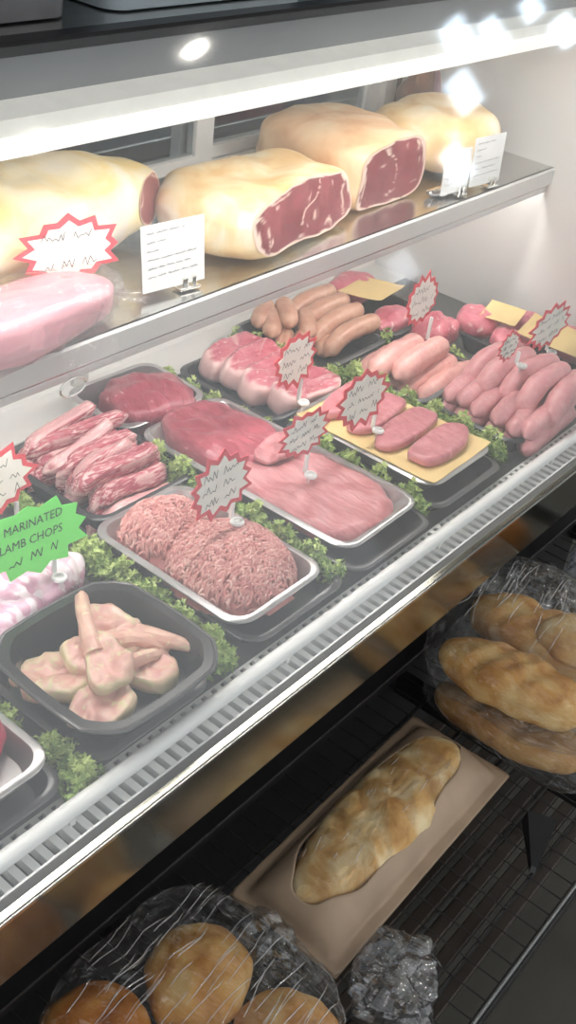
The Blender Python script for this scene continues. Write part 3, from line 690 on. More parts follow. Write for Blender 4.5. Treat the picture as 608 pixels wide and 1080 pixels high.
for (x, y, z, rz) in ((1.262, 0.985, 0.055, 0.5), (1.256, 0.960, 0.050, 0.7), (1.285, 0.955, 0.062, 0.9), (1.250, 0.928, 0.030, 0.6), (1.268, 0.905, 0.034, 0.6), (1.300, 0.925, 0.050, 0.8), (1.300, 0.980, 0.030, 0.2), (1.320, 0.890, 0.024, 0.2)):
    sausage('h2', 'saus_tan', 'short tan sausage bunched at the left of the back tray, %s from the wall' % ORD[j], g, x, y, z, rz, 0.074, 0.0150, 0.008, j); j += 1

# ------------------------------------------------------------------ sliced meat at the back
def lump(name, lbl, cat, x, y, z, sx, sy, sz, mat, seed, rz=0, group=None, rx=0):
    t = thing(name, lbl, cat, W(x, y, z), 0, group, rot=(rx, 0, rz))
    d = blob_data(sx, sy, sz, 0.75, 0.85, min(sx, sy, sz)*0.35, 34, seed, 36, 20, flat=-0.95); mesh('meat', d[0], d[1], mat, t, None, True, [0.0]*len(d[0])); return t
g = 'pink meat at the back by the right end panel'
lump('meat_piece', 'pink marbled meat at the very back under the shelf end', 'meat', 1.490, 0.975, 0.040, 0.052, 0.036, 0.024, 'back_meat', 70, 0.2, g)
lump('meat_piece', 'pink meat peeping out in front of the tan sheet at the back', 'meat', 1.455, 0.868, 0.030, 0.050, 0.028, 0.020, 'back_meat', 71, 0.1, g)
lump('meat_piece', 'round dark pink meat between the tan sheet and the yellow sheets', 'meat', 1.475, 0.792, 0.034, 0.042, 0.038, 0.030, 'steak', 72, 0.3, g)
lump('meat_piece', 'pink meat left of the yellow sheets by the end panel', 'meat', 1.553, 0.757, 0.040, 0.036, 0.032, 0.026, 'back_meat', 73, 0.0, g)
lump('meat_piece', 'pale pink meat behind the big sausage pile', 'meat', 1.553, 0.690, 0.032, 0.034, 0.034, 0.022, 'back_meat', 74, 0.4, g)
lump('meat_piece', 'pink meat at the right edge behind the yellow sheets', 'meat', 1.635, 0.610, 0.036, 0.034, 0.046, 0.024, 'back_meat', 75, 0.4, g)
lump('meat_piece', 'pink meat in the tray corner against the end panel', 'meat', 1.632, 0.712, 0.030, 0.036, 0.040, 0.022, 'back_meat', 76, 0.4, g)
sheet('tan_sheet', 'tan sheet lying between two pieces of meat at the back', 'sheet', 1.463, 0.918, 0.066, 0.100, 0.078, 0.15, 'yellow_sheet', 0.004, 1, (-0.10, 0.05))
sheet('yellow_sheet', 'small yellow sheet on the meat left of the dark ticket by the end panel', 'sheet', 1.575, 0.725, 0.064, 0.062, 0.062, 0.2, 'yellow_sheet', 0.004, 2, (0.0, -0.1))
sheet('yellow_sheet', 'yellow sheet behind the sausage pile cut by the right edge of the photo', 'sheet', 1.578, 0.620, 0.062, 0.072, 0.120, 0.1, 'yellow_sheet', 0.004, 3, (0.05, -0.15))

# ------------------------------------------------------------------ plastic parsley strips
def parsley(lbl, x0, y0, x1, y1, w, h, z=0.0, n=None, seed=0):
    rr = random.Random(seed); a = Vector((x0, y0, 0)); b = Vector((x1, y1, 0)); d = b-a; ln = d.length; d.normalize(); s = Vector((-d.y, d.x, 0))
    t = thing('parsley_strip', lbl, 'parsley strip', W((x0+x1)/2, (y0+y1)/2, z), 0, 'green plastic parsley dividers')
    c = (a+b)/2; m = MB()
    n = n or int(ln*w*170000)
    for k in range(n):
        u = rr.uniform(-0.5, 0.5)*ln; v = rr.gauss(0, 0.42); v = max(-1, min(1, v)); hh = h*(math.sqrt(1-0.85*v*v))*rr.uniform(0.35, 1.0)
        hh *= 1+0.25*math.sin(u*130+seed)
        p = d*u + s*(v*w/2) + Vector((0, 0, hh))
        r = rr.uniform(0.0030, 0.0056); ax = Vector((rr.gauss(0, 1), rr.gauss(0, 1), rr.gauss(0.9, 0.7))).normalized()
        e1 = ax.orthogonal().normalized(); e1 = Matrix.Rotation(rr.uniform(0, 2*PI), 3, ax) @ e1; e2 = ax.cross(e1)
        vs = [p]; q = 7
        for i in range(q):
            an = -1.25+2.5*i/(q-1); rad = r*(1.0 if i % 2 == 0 else 0.62)*1.5
            vs.append(p + (e1*math.cos(an) + e2*math.sin(an))*rad + ax*rad*rr.uniform(-0.35, 0.35))
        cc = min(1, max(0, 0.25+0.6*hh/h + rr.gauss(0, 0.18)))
        m.add(vs, [(0, i, i+1) for i in range(1, q)], cc)
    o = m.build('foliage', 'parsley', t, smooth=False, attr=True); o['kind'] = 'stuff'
    st = MB()
    st.tube([d*(-ln/2) + Vector((0, 0, 0.003)), d*(ln/2) + Vector((0, 0, 0.003))], 0.003, 6)
    for k in range(int(ln/0.012)):
        pp = d*(-ln/2+0.006+k*0.012); st.tube([pp + Vector((0, 0, 0.003)), pp + s*rr.uniform(-0.006, 0.006) + Vector((0, 0, h*0.6))], 0.0009, 4)
    st.build('stem', 'parsley', t)
parsley('parsley strip between the chop tray and the mince tray', 0.672, 0.760, 0.654, 0.507, 0.044, 0.042, seed=1)
parsley('short parsley strip between the mince tray and the beef tray at the rail', 0.862, 0.690, 0.853, 0.512, 0.032, 0.042, seed=2)
parsley('parsley strip between the beef tray and the yellow sheet tray', 1.048, 0.745, 1.046, 0.520, 0.026, 0.044, seed=3)
parsley('parsley strip between the yellow sheet tray and the sausages', 1.245, 0.820, 1.242, 0.520, 0.036, 0.048, seed=4)
parsley('parsley tuft at the bottom left beside the rail', 0.452, 0.552, 0.452, 0.490, 0.042, 0.030, seed=5)
parsley('parsley tuft between the rib pile and the dark beef slab', 0.862, 0.830, 0.862, 0.745, 0.032, 0.046, seed=6)
parsley('parsley tuft behind the green ticket at the left', 0.690, 0.960, 0.676, 0.800, 0.024, 0.030, seed=7)
parsley('parsley strip between the dark joint and the steak tray', 1.036, 0.985, 1.034, 0.765, 0.024, 0.034, seed=8)
parsley('parsley strip between the steaks and the tan sausages', 1.213, 1.000, 1.220, 0.800, 0.026, 0.040, seed=9)
parsley('parsley tuft between the tan sausages and the tan sheet', 1.405, 0.890, 1.392, 0.828, 0.026, 0.040, seed=10)
parsley('parsley tuft at the tip of the pink sausages beside the big pile', 1.448, 0.735, 1.446, 0.680, 0.022, 0.034, seed=11)
parsley('parsley tuft by the left edge above the red beef', 0.448, 0.640, 0.442, 0.585, 0.026, 0.030, seed=12)

# ------------------------------------------------------------------ hams on the shelf
SZ = 0.281
def cut_ham(name, lbl, x, y, half, planes, rz, rind, seed, e=(0.75, 0.8), amp=0.012, sc=16, cat='ham'):
    t = thing(name, lbl, cat, W(x, y, SZ), rz)
    d = blob_data(half[0], half[1], half[2], e[0], e[1], amp, sc, seed, 64, 40, flat=-0.93)
    bm = bmesh.new(); vv = [bm.verts.new(v + Vector((0, 0, half[2]*0.93))) for v in d[0]]
    for f in d[1]: bm.faces.new([vv[k] for k in f])
    faces = []
    for (co, no) in planes:
        no = Vector(no).normalized()
        r = bmesh.ops.bisect_plane(bm, geom=bm.verts[:]+bm.edges[:]+bm.faces[:], plane_co=Vector(co), plane_no=no, clear_outer=True)
        loop = [v for v in r['geom_cut'] if isinstance(v, bmesh.types.BMVert)]
        c = sum((v.co for v in loop), Vector())/len(loop)
        e1 = no.orthogonal().normalized(); e2 = no.cross(e1)
        loop.sort(key=lambda v: math.atan2((v.co-c).dot(e2), (v.co-c).dot(e1)))
        faces.append((c, [v.co.copy() for v in loop], no))
        try: bm.faces.new(loop)
        except ValueError: pass
    bmesh.ops.recalc_face_normals(bm, faces=bm.faces[:])
    me = bpy.data.meshes.new('rind'); bm.to_mesh(me); bm.free()
    for p in me.polygons: p.use_smooth = True
    me.set_sharp_from_angle(angle=math.radians(50)); link('rind', me, rind, t)
    for (c, loop, no) in faces:
        vs = []; fs = []; fat = []; n = len(loop); rows = [k/24*0.985 for k in range(25)]
        for q in rows:
            for p in loop:
                pp = c + (p-c)*q; w = ns(p*1.0, 34, seed)*0.07
                vs.append(pp + no*0.0012); f = 1.0 if q+w > 0.91 else 0.0
                if abs(ns(pp, 15, seed+9) - 0.06) < 0.022 and q < 0.9: f = 0.75
                fat.append(f)
        for j in range(len(rows)-1):
            for k in range(n): fs.append((j*n+k, j*n+(k+1) % n, (j+1)*n+(k+1) % n, (j+1)*n+k))
        mesh('cut_face', vs, fs, 'ham_cut', t, None, True, fat)
    return t
cut_ham('cured_ham', 'large pale whole ham at the left end of the steel shelf', 0.722, 0.940, (0.240, 0.092, 0.060), [((0.190, -0.045, 0), (0.55, -0.82, 0.1))], 0.0, 'rind_pale', 3, (1.0, 1.0), 0.012, 14)
cut_ham('cured_ham', 'golden cut ham lying in the middle of the steel shelf with long red face', 1.068, 0.855, (0.142, 0.095, 0.0395), [((0, -0.068, 0.02), (0.10, -1.0, 0.28))], 0.05, 'rind_gold', 6, (0.62, 0.62), 0.012, 16)
cut_ham('cured_ham', 'square blocky ham behind with red cut face towards the glass', 1.304, 0.902, (0.090, 0.122, 0.048), [((0, -0.088, 0.04), (0.10, -1.0, 0.0))], -0.10, 'rind_tan', 8, (0.5, 0.5), 0.010, 15)
cut_ham('cured_ham', 'yellowish ham with two white labels at the right end of the shelf', 1.528, 0.885, (0.115, 0.088, 0.048), [((0.082, -0.02, 0), (0.9, -0.45, 0.1))], 0.1, 'rind_gold', 12, (0.75, 0.8), 0.010, 15)
cut_ham('reflection_lump', 'dark brown lump standing in for a reflection behind the labelled ham', 1.640, 0.990, (0.044, 0.040, 0.056), [((0.0, -0.038, 0.02), (0.2, -1, 0.3))], 0.2, 'reflection_brown', 15, (0.8, 0.85), 0.012, 24, 'reflection stand-in')  # solid lump put where a brown reflection shows on the glass
# vacuum packed pork loin over the shelf lip at the left
t = thing('wrapped_pork_loin', 'long pink pork loin in clear film lying along the shelf edge', 'wrapped meat', W(0.560, 0.787, SZ), 0.04)
d = blob_data(0.190, 0.045, 0.027, 0.55, 0.8, 0.009, 22, 5, 56, 26, flat=-0.9); mesh('meat', [v + Vector((0, 0, 0.0255)) for v in d[0]], d[1], 'lamb_loin' if 'lamb_loin' in M else 'lamb_pale', t, None, True, [0.0]*len(d[0]))
d = blob_data(0.196, 0.0485, 0.0300, 0.55, 0.75, 0.012, 40, 7, 72, 30, flat=-0.92); mesh('film', [v + Vector((0, 0, 0.0278)) for v in d[0]], d[1], 'vac_film', t)
n = 16; vs = []; fs = []
for i in range(n+1):
    for j in range(n+1):
        u = i/n; v = j/n*2-1
        vs.append((0.165+0.060*u, v*(0.020+0.018*u), 0.030-0.02*u + 0.006*math.sin(v*9+u*4)*u + 0.004*ns((u, v, 0), 3, 4)))
for i in range(n):
    for j in range(n): a = i*(n+1)+j; fs.append((a, a+1, a+n+2, a+n+1))
mesh('film_tail', vs, fs, 'vac_film', t)
vs = []; fs = []
for i in range(n+1):
    for j in range(n+1):
        u = i/n; v = j/n
        vs.append((0.075+0.075*v, -0.040-0.020*u, 0.028-0.048*u + 0.004*math.sin(v*11) + 0.004*ns((u, v, 0), 3, 6)))
for i in range(n):
    for j in range(n): a = i*(n+1)+j; fs.append((a, a+1, a+n+2, a+n+1))
mesh('film_tail', vs, fs, 'vac_film', t)
# yellow packet, crumpled foil
t = thing('snack_packet', 'small yellow packet at the left edge in front of the whole ham', 'packet', W(0.640, 0.862, SZ), 0.2)
d = blob_data(0.048, 0.022, 0.010, 0.5, 0.4, 0.004, 60, 3, 36, 14); mesh('pouch', [v + Vector((0, 0, 0.012)) for v in d[0]], d[1], 'packet', t)
m = MB(); m.box(-0.056, -0.046, -0.020, 0.020, 0.010, 0.0125).box(0.046, 0.056, -0.020, 0.020, 0.010, 0.0125); m.build('crimp_seal', 'foil', t)
def crumple(name, lbl, cat, x, y, z, sx, sy, sz, mat, seed, rz=0, amp=0.35, sc=40, part='sheet'):
    t = thing(name, lbl, cat, W(x, y, z), rz); d = blob_data(sx, sy, sz, 0.9, 0.9, 0, 1, seed, 40, 20)
    vs = []
    for v in d[0]:
        k = 1 + amp*(abs(ns(v, sc, seed))*1.8-0.5) + 0.5*amp*ns(v, sc*2.7, seed+1); q = v*k
        q.z = max(q.z, -sz*0.75) + sz*0.75; vs.append(q)
    mesh(part, vs, d[1], mat, t, None, True, None, math.radians(9)); return t
crumple('foil_wrap', 'crumpled silver foil at the left edge behind the pork loin', 'foil', 0.668, 0.850, SZ, 0.030, 0.016, 0.010, 'foil', 2, 0.2)
crumple('foil_wrap', 'crumpled clear wrap at the foot of the labelled ham', 'foil', 1.425, 0.790, SZ, 0.050, 0.013, 0.008, 'foil', 5, 0.0)
crumple('film_scrap', 'twisted white film end between burst ticket and pork loin', 'film', 0.715, 0.835, SZ, 0.040, 0.014, 0.012, 'vac_film', 8, -0.2)

# ------------------------------------------------------------------ price tickets
def star(a, b, n, inner, seed, jit=0.10):
    rr = random.Random(seed); pts = []
    for k in range(2*n):
        t = PI*k/n; q = (1+rr.uniform(-jit, jit)) if k % 2 == 0 else inner*(1+rr.uniform(-jit, jit)*0.4)
        pts.append((a*math.cos(t)*q, b*math.sin(t)*q))
    return pts
def plate(pts, y0, y1):
    n = len(pts); vs = [(p[0], y0, p[1]) for p in pts] + [(p[0], y1, p[1]) for p in pts] + [(0, y0, 0), (0, y1, 0)]
    fs = [(k, (k+1) % n, n+(k+1) % n, n+k) for k in range(n)] + [(2*n, (k+1) % n, k) for k in range(n)] + [(2*n+1, n+k, n+(k+1) % n) for k in range(n)]
    return vs, fs
def scribble(m, x0, x1, z, hgt, seed, y, th=0.0008, word=(3, 6)):
    """handwriting strokes, too blurred in the photograph to read"""
    rr = random.Random(seed); x = x0
    while x < x1:
        nl = rr.randint(*word); pts = []
        for k in range(nl*2):
            if x > x1: break
            pts.append((x, z + (rr.uniform(0.2, 1.0) if k % 2 else rr.uniform(-0.15, 0.2))*hgt + (x-x0)*0.03)); x += hgt*rr.uniform(0.22, 0.45)
        for (p, q) in zip(pts, pts[1:]):
            d = Vector((q[0]-p[0], q[1]-p[1])); nrm = Vector((-d.y, d.x)).normalized()*th*0.5
            m.add([(p[0]-nrm.x, y, p[1]-nrm.y), (q[0]-nrm.x, y, q[1]-nrm.y), (q[0]+nrm.x, y, q[1]+nrm.y), (p[0]+nrm.x, y, p[1]+nrm.y)], [(0, 1, 2, 3)])
        x += hgt*0.7
def text(body, size, x, z, y, mat, parent, shear=0.2, bold=0.0):
    cu = bpy.data.curves.new('writing', 'FONT'); cu.body = body; cu.size = size; cu.align_x = 'CENTER'; cu.align_y = 'CENTER'; cu.shear = shear; cu.offset = bold; cu.resolution_u = 2
    ob = bpy.data.objects.new('tmp', cu); C.objects.link(ob)
    dg = bpy.context.evaluated_depsgraph_get(); dg.update(); me = bpy.data.meshes.new_from_object(ob.evaluated_get(dg))
    bpy.data.objects.remove(ob)
    me.transform(Matrix.Translation((x, y, z)) @ Matrix.Rotation(PI/2, 4, 'X')); me.materials.clear()
    return link('writing', me, mat, parent)
def clip_parts(t, h, pin=0.028):
    m = MB(); n = 18
    ring = lambda r, z: [Vector((r*math.cos(2*PI*k/n), -0.010+r*math.sin(2*PI*k/n), z)) for k in range(n)]
    m.loft([ring(0.0075, 0.0), ring(0.0085, 0.002), ring(0.0075, 0.004), ring(0.0048, 0.0045), ring(0.0042, 0.0015)])
    m.box(-0.0020, 0.0020, -0.003, 0.002, 0.002, h, 0.0006)
    m.build('holder_foot', 'white_plastic', t, smooth=True, sharp=math.radians(40))
    MB().tube([(0, -0.008, 0.002), (0, -0.008, -pin*0.4), (0, -0.008, -pin)], [0.0012, 0.0012, 0.0004], 6).build('holder_spike', 'white_plastic', t)
def ticket(lbl, foot, cz, w, h, rz, lean, seed, dx=0.0, mat='card_red', inner='card_white', lines=3, pin=0.028, words=None, n=13, roll=0.0):
    """foot: where the plastic foot stands; cz: height of the card's middle above it"""
    t = thing('price_ticket', lbl, 'price ticket', W(*foot), rz)
    clip_parts(t, max(cz*0.5, 0.008), pin)
    bp = star(w/2, h/2, n, 0.80, seed); vs, fs = plate(bp, -0.0006, 0.0006)
    c = mesh('card', vs, fs, mat, t, (dx, 0.0, cz), False); c.rotation_euler = (-lean, roll, 0)
    if inner:
        ip = star(w/2*0.84, h/2*0.80, n, 0.80, seed+0.0 if isinstance(seed, float) else seed); vs, fs = plate(ip, -0.0012, -0.0007)
        i = mesh('card_face', vs, fs, inner, c, None, False)
    m = MB()
    if words:
        for (b, s, x, z) in words:
            if b: text(b, s, x, z, -0.0016, 'ink', c)
            else: scribble(m, x-0.03, x+0.03, z, s, seed+3, -0.0016, 0.0011)
    else:
        for k in range(lines):
            z = h*0.20 - k*h*0.40/max(lines-1, 1) - h*0.05; ww = w*(0.27 if k != 1 else 0.30)
            scribble(m, -ww, ww, z, h*0.12, seed*5+k, -0.0016)
    if m.v: m.build('writing', 'ink', c)
    return t
ticket('white ticket with bright red star edge on the shelf before the whole ham', (0.745, 0.812, SZ+0.001), 0.066, 0.122, 0.074, -0.22, 0.10, 1, dx=-0.030, lines=2, pin=0.0005, n=12)
ticket('red and white star ticket cut by the left edge of the photo', (0.622, 0.800, 0.048), 0.072, 0.100, 0.082, -0.05, 0.15, 2, dx=-0.024, n=12)
ticket('bright green star ticket with black handwriting by the left edge', (0.590, 0.700, 0.058), 0.058, 0.136, 0.078, -0.10, 0.30, 3, dx=-0.024, mat='card_green', inner=None, n=12, words=[('MARINATED', 0.0125, 0.002, 0.017), ('LAMB CHOPS', 0.0125, -0.004, 0.0), ('', 0.009, -0.004, -0.021)])
ticket('pale grey star ticket stuck in the minced beef', (0.787, 0.628, 0.074), 0.058, 0.106, 0.078, 0.0, 0.15, 4, dx=-0.022)
ticket('grey star ticket stuck in the pale beef slab', (0.953, 0.650, 0.054), 0.063, 0.104, 0.060, 0.0, 0.15, 5, dx=-0.012)
ticket('large grey star ticket standing on the pink fillets', (1.100, 0.652, 0.061), 0.060, 0.118, 0.080, 0.0, 0.15, 6, dx=-0.036, pin=0.012)
ticket('bright white star ticket with red edge stuck in the steaks', (1.080, 0.765, 0.060), 0.070, 0.096, 0.082, 0.0, 0.10, 7, dx=-0.018)
ticket('narrow white and red star ticket leaning over the back meat', (1.408, 0.765, 0.052), 0.080, 0.096, 0.086, 0.0, 0.05, 8, dx=-0.040, n=14)
ticket('small grey star ticket on top of the rosy sausage pile', (1.372, 0.592, 0.094), 0.042, 0.066, 0.046, 0.0, 0.10, 9, dx=-0.038, lines=3, pin=0.012)
ticket('grey brown star ticket by the right edge behind the sausage pile', (1.500, 0.604, 0.070), 0.046, 0.138, 0.070, 0.0, 0.10, 10, dx=-0.010)
def label_card(lbl, x, y, w, h, rz, lean, seed, clip=True, z=SZ):
    t = thing('shelf_label', lbl, 'label', W(x, y, z+0.001), rz)
    c = MB().box(-w/2, w/2, -0.0006, 0.0006, -h/2, h/2).build('card', 'label_white', t, (0, 0, 0.006+h/2)); c.rotation_euler = (-lean, 0, 0)
    m = MB(); rr = random.Random(seed)
    for k in range(6):
        z = h*0.36 - k*h*0.13; e = (0.62, 0.30, 0.20, 0.78, 0.70, 0.80)[k]*w
        scribble(m, -w*0.42, -w*0.42+e, z, h*0.035, seed+k, -0.0011, 0.0007, (6, 10))
    m.build('printing', 'ink_grey', c)
    MB().box(w*0.12, w*0.20, -0.008, 0.004, 0, 0.014, 0.001).box(w*0.28, w*0.34, -0.008, 0.004, 0, 0.014, 0.001).box(w*0.06, w*0.40, -0.010, 0.006, 0, 0.003, 0.001).build('holder_clip', 'chrome', t)
label_card('square white printed label on the shelf between the first two hams', 0.838, 0.788, 0.088, 0.074, -0.12, 0.12, 3)
label_card('small white label at the left front of the yellowish ham', 1.412, 0.776, 0.062, 0.062, -0.1, 0.06, 7)
label_card('small white label at the right front of the yellowish ham', 1.490, 0.771, 0.076, 0.072, -0.1, 0.06, 9)

# ------------------------------------------------------------------ bread shelf below the case
BZ = -0.30
rk = thing('wire_shelf', 'black wire bread shelf below the front of the case', 'shelf', W(0, 0, BZ))
MB().box(X0, X1, 0.150, 0.160, -0.022, 0.0, 0.001).build('front_rail', 'black', rk)
MB().tube([(X0, 0.155, 0.0035), (X1, 0.155, 0.0035)], 0.0022, 8).build('edge_wire', 'grey_metal', rk, smooth=True)
m = MB(); x = X0
while x < X1: m.tube([(x, 0.158, -0.006), (x, 0.528, -0.006)], 0.0010, 5); x += 0.0300
m.build('shelf_wire', 'matte_black', rk, smooth=True)
m = MB()
for y in (0.205, 0.262, 0.330, 0.400, 0.470): m.tube([(X0, y, -0.010), (X1, y, -0.010)], 0.0028, 6)
m.build('cross_wire', 'matte_black', rk, smooth=True)
for xx in (X0, 0.52, 1.10, X1-0.02): MB().box(xx, xx+0.02, 0.158, 0.530, -0.045, -0.013).build('support_arm', 'black', rk)
lo = thing('lower_shelf', 'dark brown slatted shelf beneath the wire shelf', 'shelf', W(0, 0, -0.50))
m = MB(); y = 0.22
while y < 0.52: m.box(X0, X1, y, y+0.020, 0, 0.012, 0.002); y += 0.030
m.build('slats', 'dark_board', lo)
for xx in (X0, 0.7, X1-0.03): MB().box(xx, xx+0.03, 0.22, 0.530, -0.03, 0.0).build('support_arm', 'black', lo)
# black plastic wedge on the wire
t = thing('ticket_wedge', 'small black plastic wedge lying on the wire shelf', 'wedge', W(0.965, 0.222, BZ), 0.4)
MB().add([(-0.045, -0.004, 0), (0.030, -0.020, 0), (0.030, 0.022, 0), (-0.045, 0.004, 0), (-0.040, -0.003, 0.006), (0.028, -0.018, 0.026), (0.028, 0.020, 0.026), (-0.040, 0.003, 0.006)], [(0, 3, 2, 1), (4, 5, 6, 7), (0, 1, 5, 4), (1, 2, 6, 5), (2, 3, 7, 6), (3, 0, 4, 7)]).build('wedge_body', 'black', t)

def loaf(lbl, x, y, z, half, rz, mat, seed, slashes=3, rot=None, name='bread_loaf', group=None, e=(0.8, 0.9)):
    t = thing(name, lbl, 'bread', W(x, y, z), 0, group, rot=rot or (0, 0, rz))
    d = blob_data(half[0], half[1], half[2], e[0], e[1], min(half)*0.16, 24, seed, 56, 30, flat=-0.75)
    vs = []
    for v in d[0]:
        q = v.copy()
        for k in range(slashes):
            sx = half[0]*(-0.6+1.2*(k+0.5)/slashes); dd = abs((q.x-sx)*0.85 - q.y*0.5)
            if q.z > 0: q.z -= half[2]*0.16*max(0, 1-dd/0.012); q.z += half[2]*0.07*max(0, 1-abs(dd-0.016)/0.008)
        vs.append(q + Vector((0, 0, half[2]*0.75)))
    mesh('crust', vs, d[1], mat, t); return t
# loaf in a kraft paper bag with a clear window
loaf('flour dusted long loaf inside the kraft paper bag', 0.838, 0.378, BZ+0.004, (0.168, 0.052, 0.034), 0.02, 'bread_floury', 5, 4)
t = thing('kraft_bread_bag', 'brown kraft paper bag with clear window holding a long loaf', 'bread bag', W(0.838, 0.378, BZ), 0.02)
hx, hy = 0.199, 0.078
def hump(u, v): return 0.062*max(0, 1-abs(u/0.185)**3.0)**0.5*max(0, 1-abs(v/0.062)**2.4)**0.62 if abs(u) < 0.185 and abs(v) < 0.062 else 0.0
def bagz(u, v): return 0.0035 + hump(u, v) + 0.003*ns((u, v, 0), 26, 2) + 0.002*math.sin(u*30)*(1-abs(v)/hy)
na = 120; film_v = [Vector((0, 0, bagz(0, 0)+0.001))]; film_f = []; pap_v = []; pap_f = []; NI, NO = 12, 14
for i in range(NI+NO+1):
    for k in range(na):
        a = 2*PI*k/na; bx, by = 0.168*spow(math.cos(a), 0.85), 0.046*spow(math.sin(a), 0.9)*(1-0.18*math.cos(a)) + 0.002*math.sin(a*9)
        q = max(abs(bx)/hx, abs(by)/hy, 1e-6); ox, oy = bx/q, by/q
        mx = max(abs(math.cos(a))/hx, abs(math.sin(a))/(hy*1.0)); 
        if i <= NI and i > 0:
            u, v = bx*i/NI, by*i/NI; film_v.append(Vector((u, v, bagz(u, v)+0.0012 + 0.0022*ns((u, v, 0), 90, 3))))
        if i >= NI:
            w = (i-NI)/NO; u, v = bx+(ox-bx)*w, by+(oy-by)*w; pap_v.append(Vector((u, v, bagz(u, v))))
for k in range(na): film_f.append((0, 1+k, 1+(k+1) % na))
for i in range(NI-1):
    for k in range(na): film_f.append((1+i*na+k, 1+(i+1)*na+k, 1+(i+1)*na+(k+1) % na, 1+i*na+(k+1) % na))
for i in range(NO):
    for k in range(na): pap_f.append((i*na+k, (i+1)*na+k, (i+1)*na+(k+1) % na, i*na+(k+1) % na))
o = mesh('paper_front', pap_v, pap_f, 'kraft', t)
sd = o.modifiers.new('thickness', 'SOLIDIFY'); sd.thickness = 0.0009; sd.offset = -1
cw = mesh('clear_window', film_v, film_f, 'bag_film', t)
rr = random.Random(77); m = MB()
for k in range(26):
    x0, y0 = rr.uniform(-0.14, 0.11), rr.uniform(-0.030, 0.030); an = rr.gauss(0.12, 0.12); ln = rr.uniform(0.008, 0.030)
    pts = [(x0+math.cos(an)*ln*q/6, y0+math.sin(an)*ln*q/6, bagz(x0+math.cos(an)*ln*q/6, y0+math.sin(an)*ln*q/6)+0.0030) for q in range(7)]
    m.tube(pts, [0.0002] + [rr.uniform(0.0003, 0.0007)]*5 + [0.0002], 5)
o = m.build('film_glint_fold', 'glint_fold', cw, smooth=True, sharp=None); o['kind'] = 'stuff'
m = MB().box(-hx, hx, -hy, hy, 0.0, 0.001); m.build('paper_back', 'kraft', t)

# clear bags of rolls at the right
def bag(lbl, x, y, z, half, rz, seed, neck=None, e=(0.7, 0.75), mat='bag_film', amp=0.08, rot=None):
    t = thing('bread_bag', lbl, 'bread bag', W(x, y, z), 0, rot=rot or (0, 0, rz))
    d = blob_data(half[0], half[1], half[2], e[0], e[1], 0, 1, seed, 84, 44)
    vs = []
    for v in d[0]:
        k = 1 + amp*0.5*math.sin(v.x*95 + v.y*55 + 5*ns(v, 14, seed)) * (0.35+0.65*abs(ns(v, 9, seed+2))) + amp*ns(v, 22, seed)
        q = v*k; q.z = max(q.z, -half[2]*0.88) + half[2]*0.88; vs.append(q)
    mesh('film', vs, d[1], mat, t, None, True, None, math.radians(50))
    rr = random.Random(seed*13+1); m = MB()
    for k in range(60):
        x0 = rr.uniform(-0.8, 0.55)*half[0]; y0 = rr.uniform(-0.85, 0.85)*half[1]; an = rr.gauss(0.10, 0.10); ln = rr.uniform(0.2, 0.7)*half[0]; pts = []
        for q in range(9):
            x = x0+math.cos(an)*ln*q/8; y = y0+math.sin(an)*ln*q/8; an += rr.gauss(0, 0.015)
            g = (abs(x/half[0])**(2/e[1]) + abs(y/half[1])**(2/e[1]))**(e[1]/e[0])
            if g > 0.93: break
            z = half[2]*(1-g)**(e[0]/2) + half[2]*0.88; kk = 1 + amp*ns((x, y, z-half[2]*0.88), 22, seed)
            pts.append((x*kk, y*kk, z*kk + 0.001))
        if len(pts) > 3: m.tube(pts, [0.0002] + [rr.uniform(0.0003, 0.0007)]*(len(pts)-2) + [0.0002], 5)
    o = m.build('film_glint_fold', 'glint_fold', t, smooth=True, sharp=None); o['kind'] = 'stuff'
    if neck:
        p, dr, ln, r = neck; dr = Vector(dr).normalized(); p = Vector(p); s = dr.orthogonal().normalized(); w = dr.cross(s)
        n = 30; vs = []; fs = []; mrows = 9
        for j in range(mrows):
            qq = j/(mrows-1)
            rr = r*(1.0-0.75*math.sin(min(qq*1.6, 1)*PI/2)) + r*1.1*max(0, qq-0.45)
            for k in range(n):
                a = 2*PI*k/n; ru = rr*(1+0.30*math.sin(a*7+qq*3) + 0.15*math.sin(a*11))
                vs.append(p + dr*ln*qq + (s*math.cos(a) + w*math.sin(a))*ru)
        for j in range(mrows-1):
            for k in range(n): fs.append((j*n+k, j*n+(k+1) % n, (j+1)*n+(k+1) % n, (j+1)*n+k))
        mesh('gathered_neck', vs, fs, 'crumple_film', t)
    return t
gl = 'floury rolls in the clear bags at the right'
loaf('floury long roll lying lower left in the upper clear bag', 1.085, 0.355, BZ+0.084, (0.105, 0.046, 0.036), -1.42, 'bread_golden', 11, 2, group=gl)
loaf('floury long roll lying behind in the upper clear bag', 1.188, 0.375, BZ+0.084, (0.105, 0.048, 0.038), -1.50, 'bread_golden', 12, 2, group=gl)
loaf('floury long roll on top at the right in the upper clear bag', 1.185, 0.290, BZ+0.128, (0.080, 0.040, 0.032), -1.30, 'bread_floury', 13, 1, group=gl)
loaf('brown long roll in the lower clear bag beside the kraft bag', 1.095, 0.345, BZ+0.006, (0.112, 0.046, 0.030), -1.45, 'bread_brown', 14, 2, group=gl)
loaf('brown long roll at the back in the lower clear bag', 1.192, 0.350, BZ+0.006, (0.112, 0.046, 0.030), -1.50, 'bread_brown', 15, 2, group=gl)
bag('clear bag of floury rolls lying on top at the right', 1.135, 0.350, BZ+0.076, (0.122, 0.136, 0.070), 0.05, 3, e=(0.45, 0.5), amp=0.05, neck=((0.09, 0.10, 0.07), (0.75, 0.75, 0.15), 0.11, 0.048))
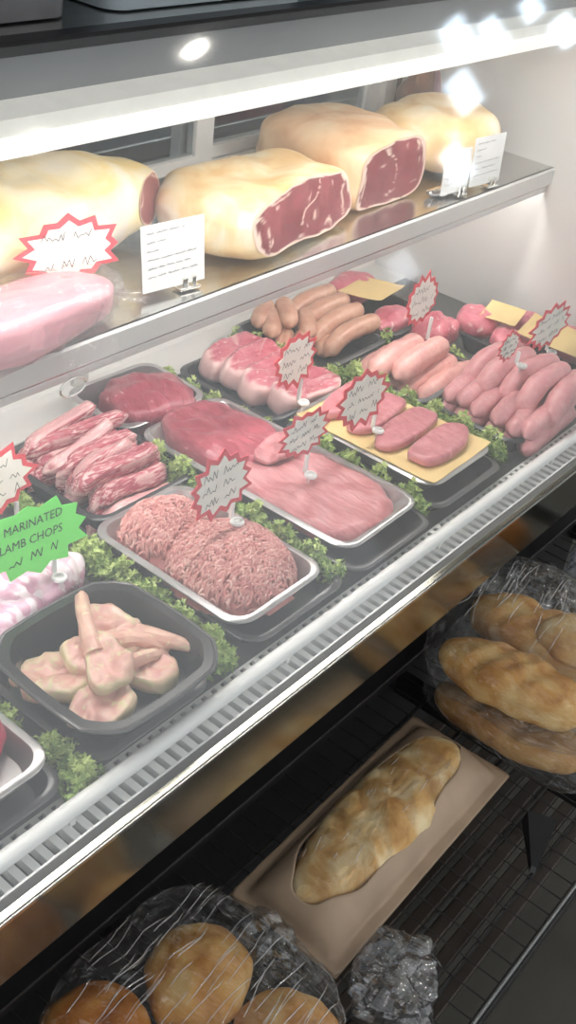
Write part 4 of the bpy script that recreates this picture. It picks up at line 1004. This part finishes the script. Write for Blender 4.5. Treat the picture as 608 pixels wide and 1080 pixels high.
bag('clear bag of brown rolls lying underneath at the right', 1.150, 0.345, BZ+0.001, (0.106, 0.138, 0.038), 0.0, 4, e=(0.45, 0.5), amp=0.05)
t = thing('paper_tag', 'white paper tag stuck on the upper clear bag at the right edge', 'tag', W(1.205, 0.300, BZ+0.196), 0, rot=(0.1, 0.1, 0.3))
MB().box(-0.020, 0.020, -0.012, 0.012, 0, 0.0008).build('tag_paper', 'label_white', t)
crumple('empty_bag', 'crumpled clear plastic bag behind the roll bags', 'plastic bag', 1.345, 0.430, BZ, 0.062, 0.055, 0.058, 'crumple_film', 11, 0.4, 0.26, 24, 'film')
crumple('empty_bag', 'dark crumpled plastic bag near the right edge of the photo', 'plastic bag', 1.55, 0.420, BZ, 0.080, 0.055, 0.050, 'crumple_film', 12, 0.2, 0.26, 22, 'film')
loaf('orange brown loaf far right on the bread shelf', 1.450, 0.290, BZ+0.002, (0.075, 0.048, 0.038), 0.3, 'bread_bun', 17, 1)
# buns in a clear bag at the bottom left, loose plastic beside
gb = 'round buns in the clear bag at the bottom left'
for k, (x, y, z, r, lb) in enumerate(((0.518, 0.392, 0.010, 0.058, 'round golden bun in the middle of the bottom bag'), (0.405, 0.425, 0.006, 0.056, 'round brown bun at the left end of the bottom bag'), (0.530, 0.282, 0.006, 0.056, 'round golden bun nearest the shelf edge in the bottom bag'), (0.415, 0.315, 0.006, 0.054, 'round brown bun at the lower left of the bottom bag'))):
    loaf(lb, x, y, BZ+z, (r, r*0.95, r*0.66), k*0.8, ('bread_golden', 'bread_bun', 'bread_golden', 'bread_bun')[k], 30+k, 0, name='bread_bun', group=gb, e=(0.95, 1.0))
bag('clear bag of round buns at the bottom left of the bread shelf', 0.468, 0.352, BZ+0.001, (0.136, 0.128, 0.056), 0.0, 9, e=(0.55, 0.6), amp=0.06)
crumple('empty_bag', 'crumpled clear plastic between the buns and the kraft bag', 'plastic bag', 0.602, 0.368, BZ, 0.028, 0.042, 0.040, 'crumple_film', 13, 0.0, 0.26, 34, 'film')
crumple('empty_bag', 'crumpled clear plastic at the bottom below the kraft bag corner', 'plastic bag', 0.670, 0.240, BZ, 0.058, 0.048, 0.036, 'crumple_film', 14, 0.3, 0.26, 28, 'film')

# ------------------------------------------------------------------ light and colour management
sc = bpy.context.scene
w = bpy.data.worlds.new('world'); sc.world = w; w.use_nodes = True
bg = w.node_tree.nodes['Background']; bg.inputs['Color'].default_value = (0.92, 0.96, 1.0, 1); bg.inputs['Strength'].default_value = 1.15
sc.view_settings.view_transform = 'Standard'; sc.view_settings.look = 'None'
sc.view_settings.exposure = 0.08; sc.view_settings.gamma = 1.0; sc.view_settings.use_curve_mapping = False
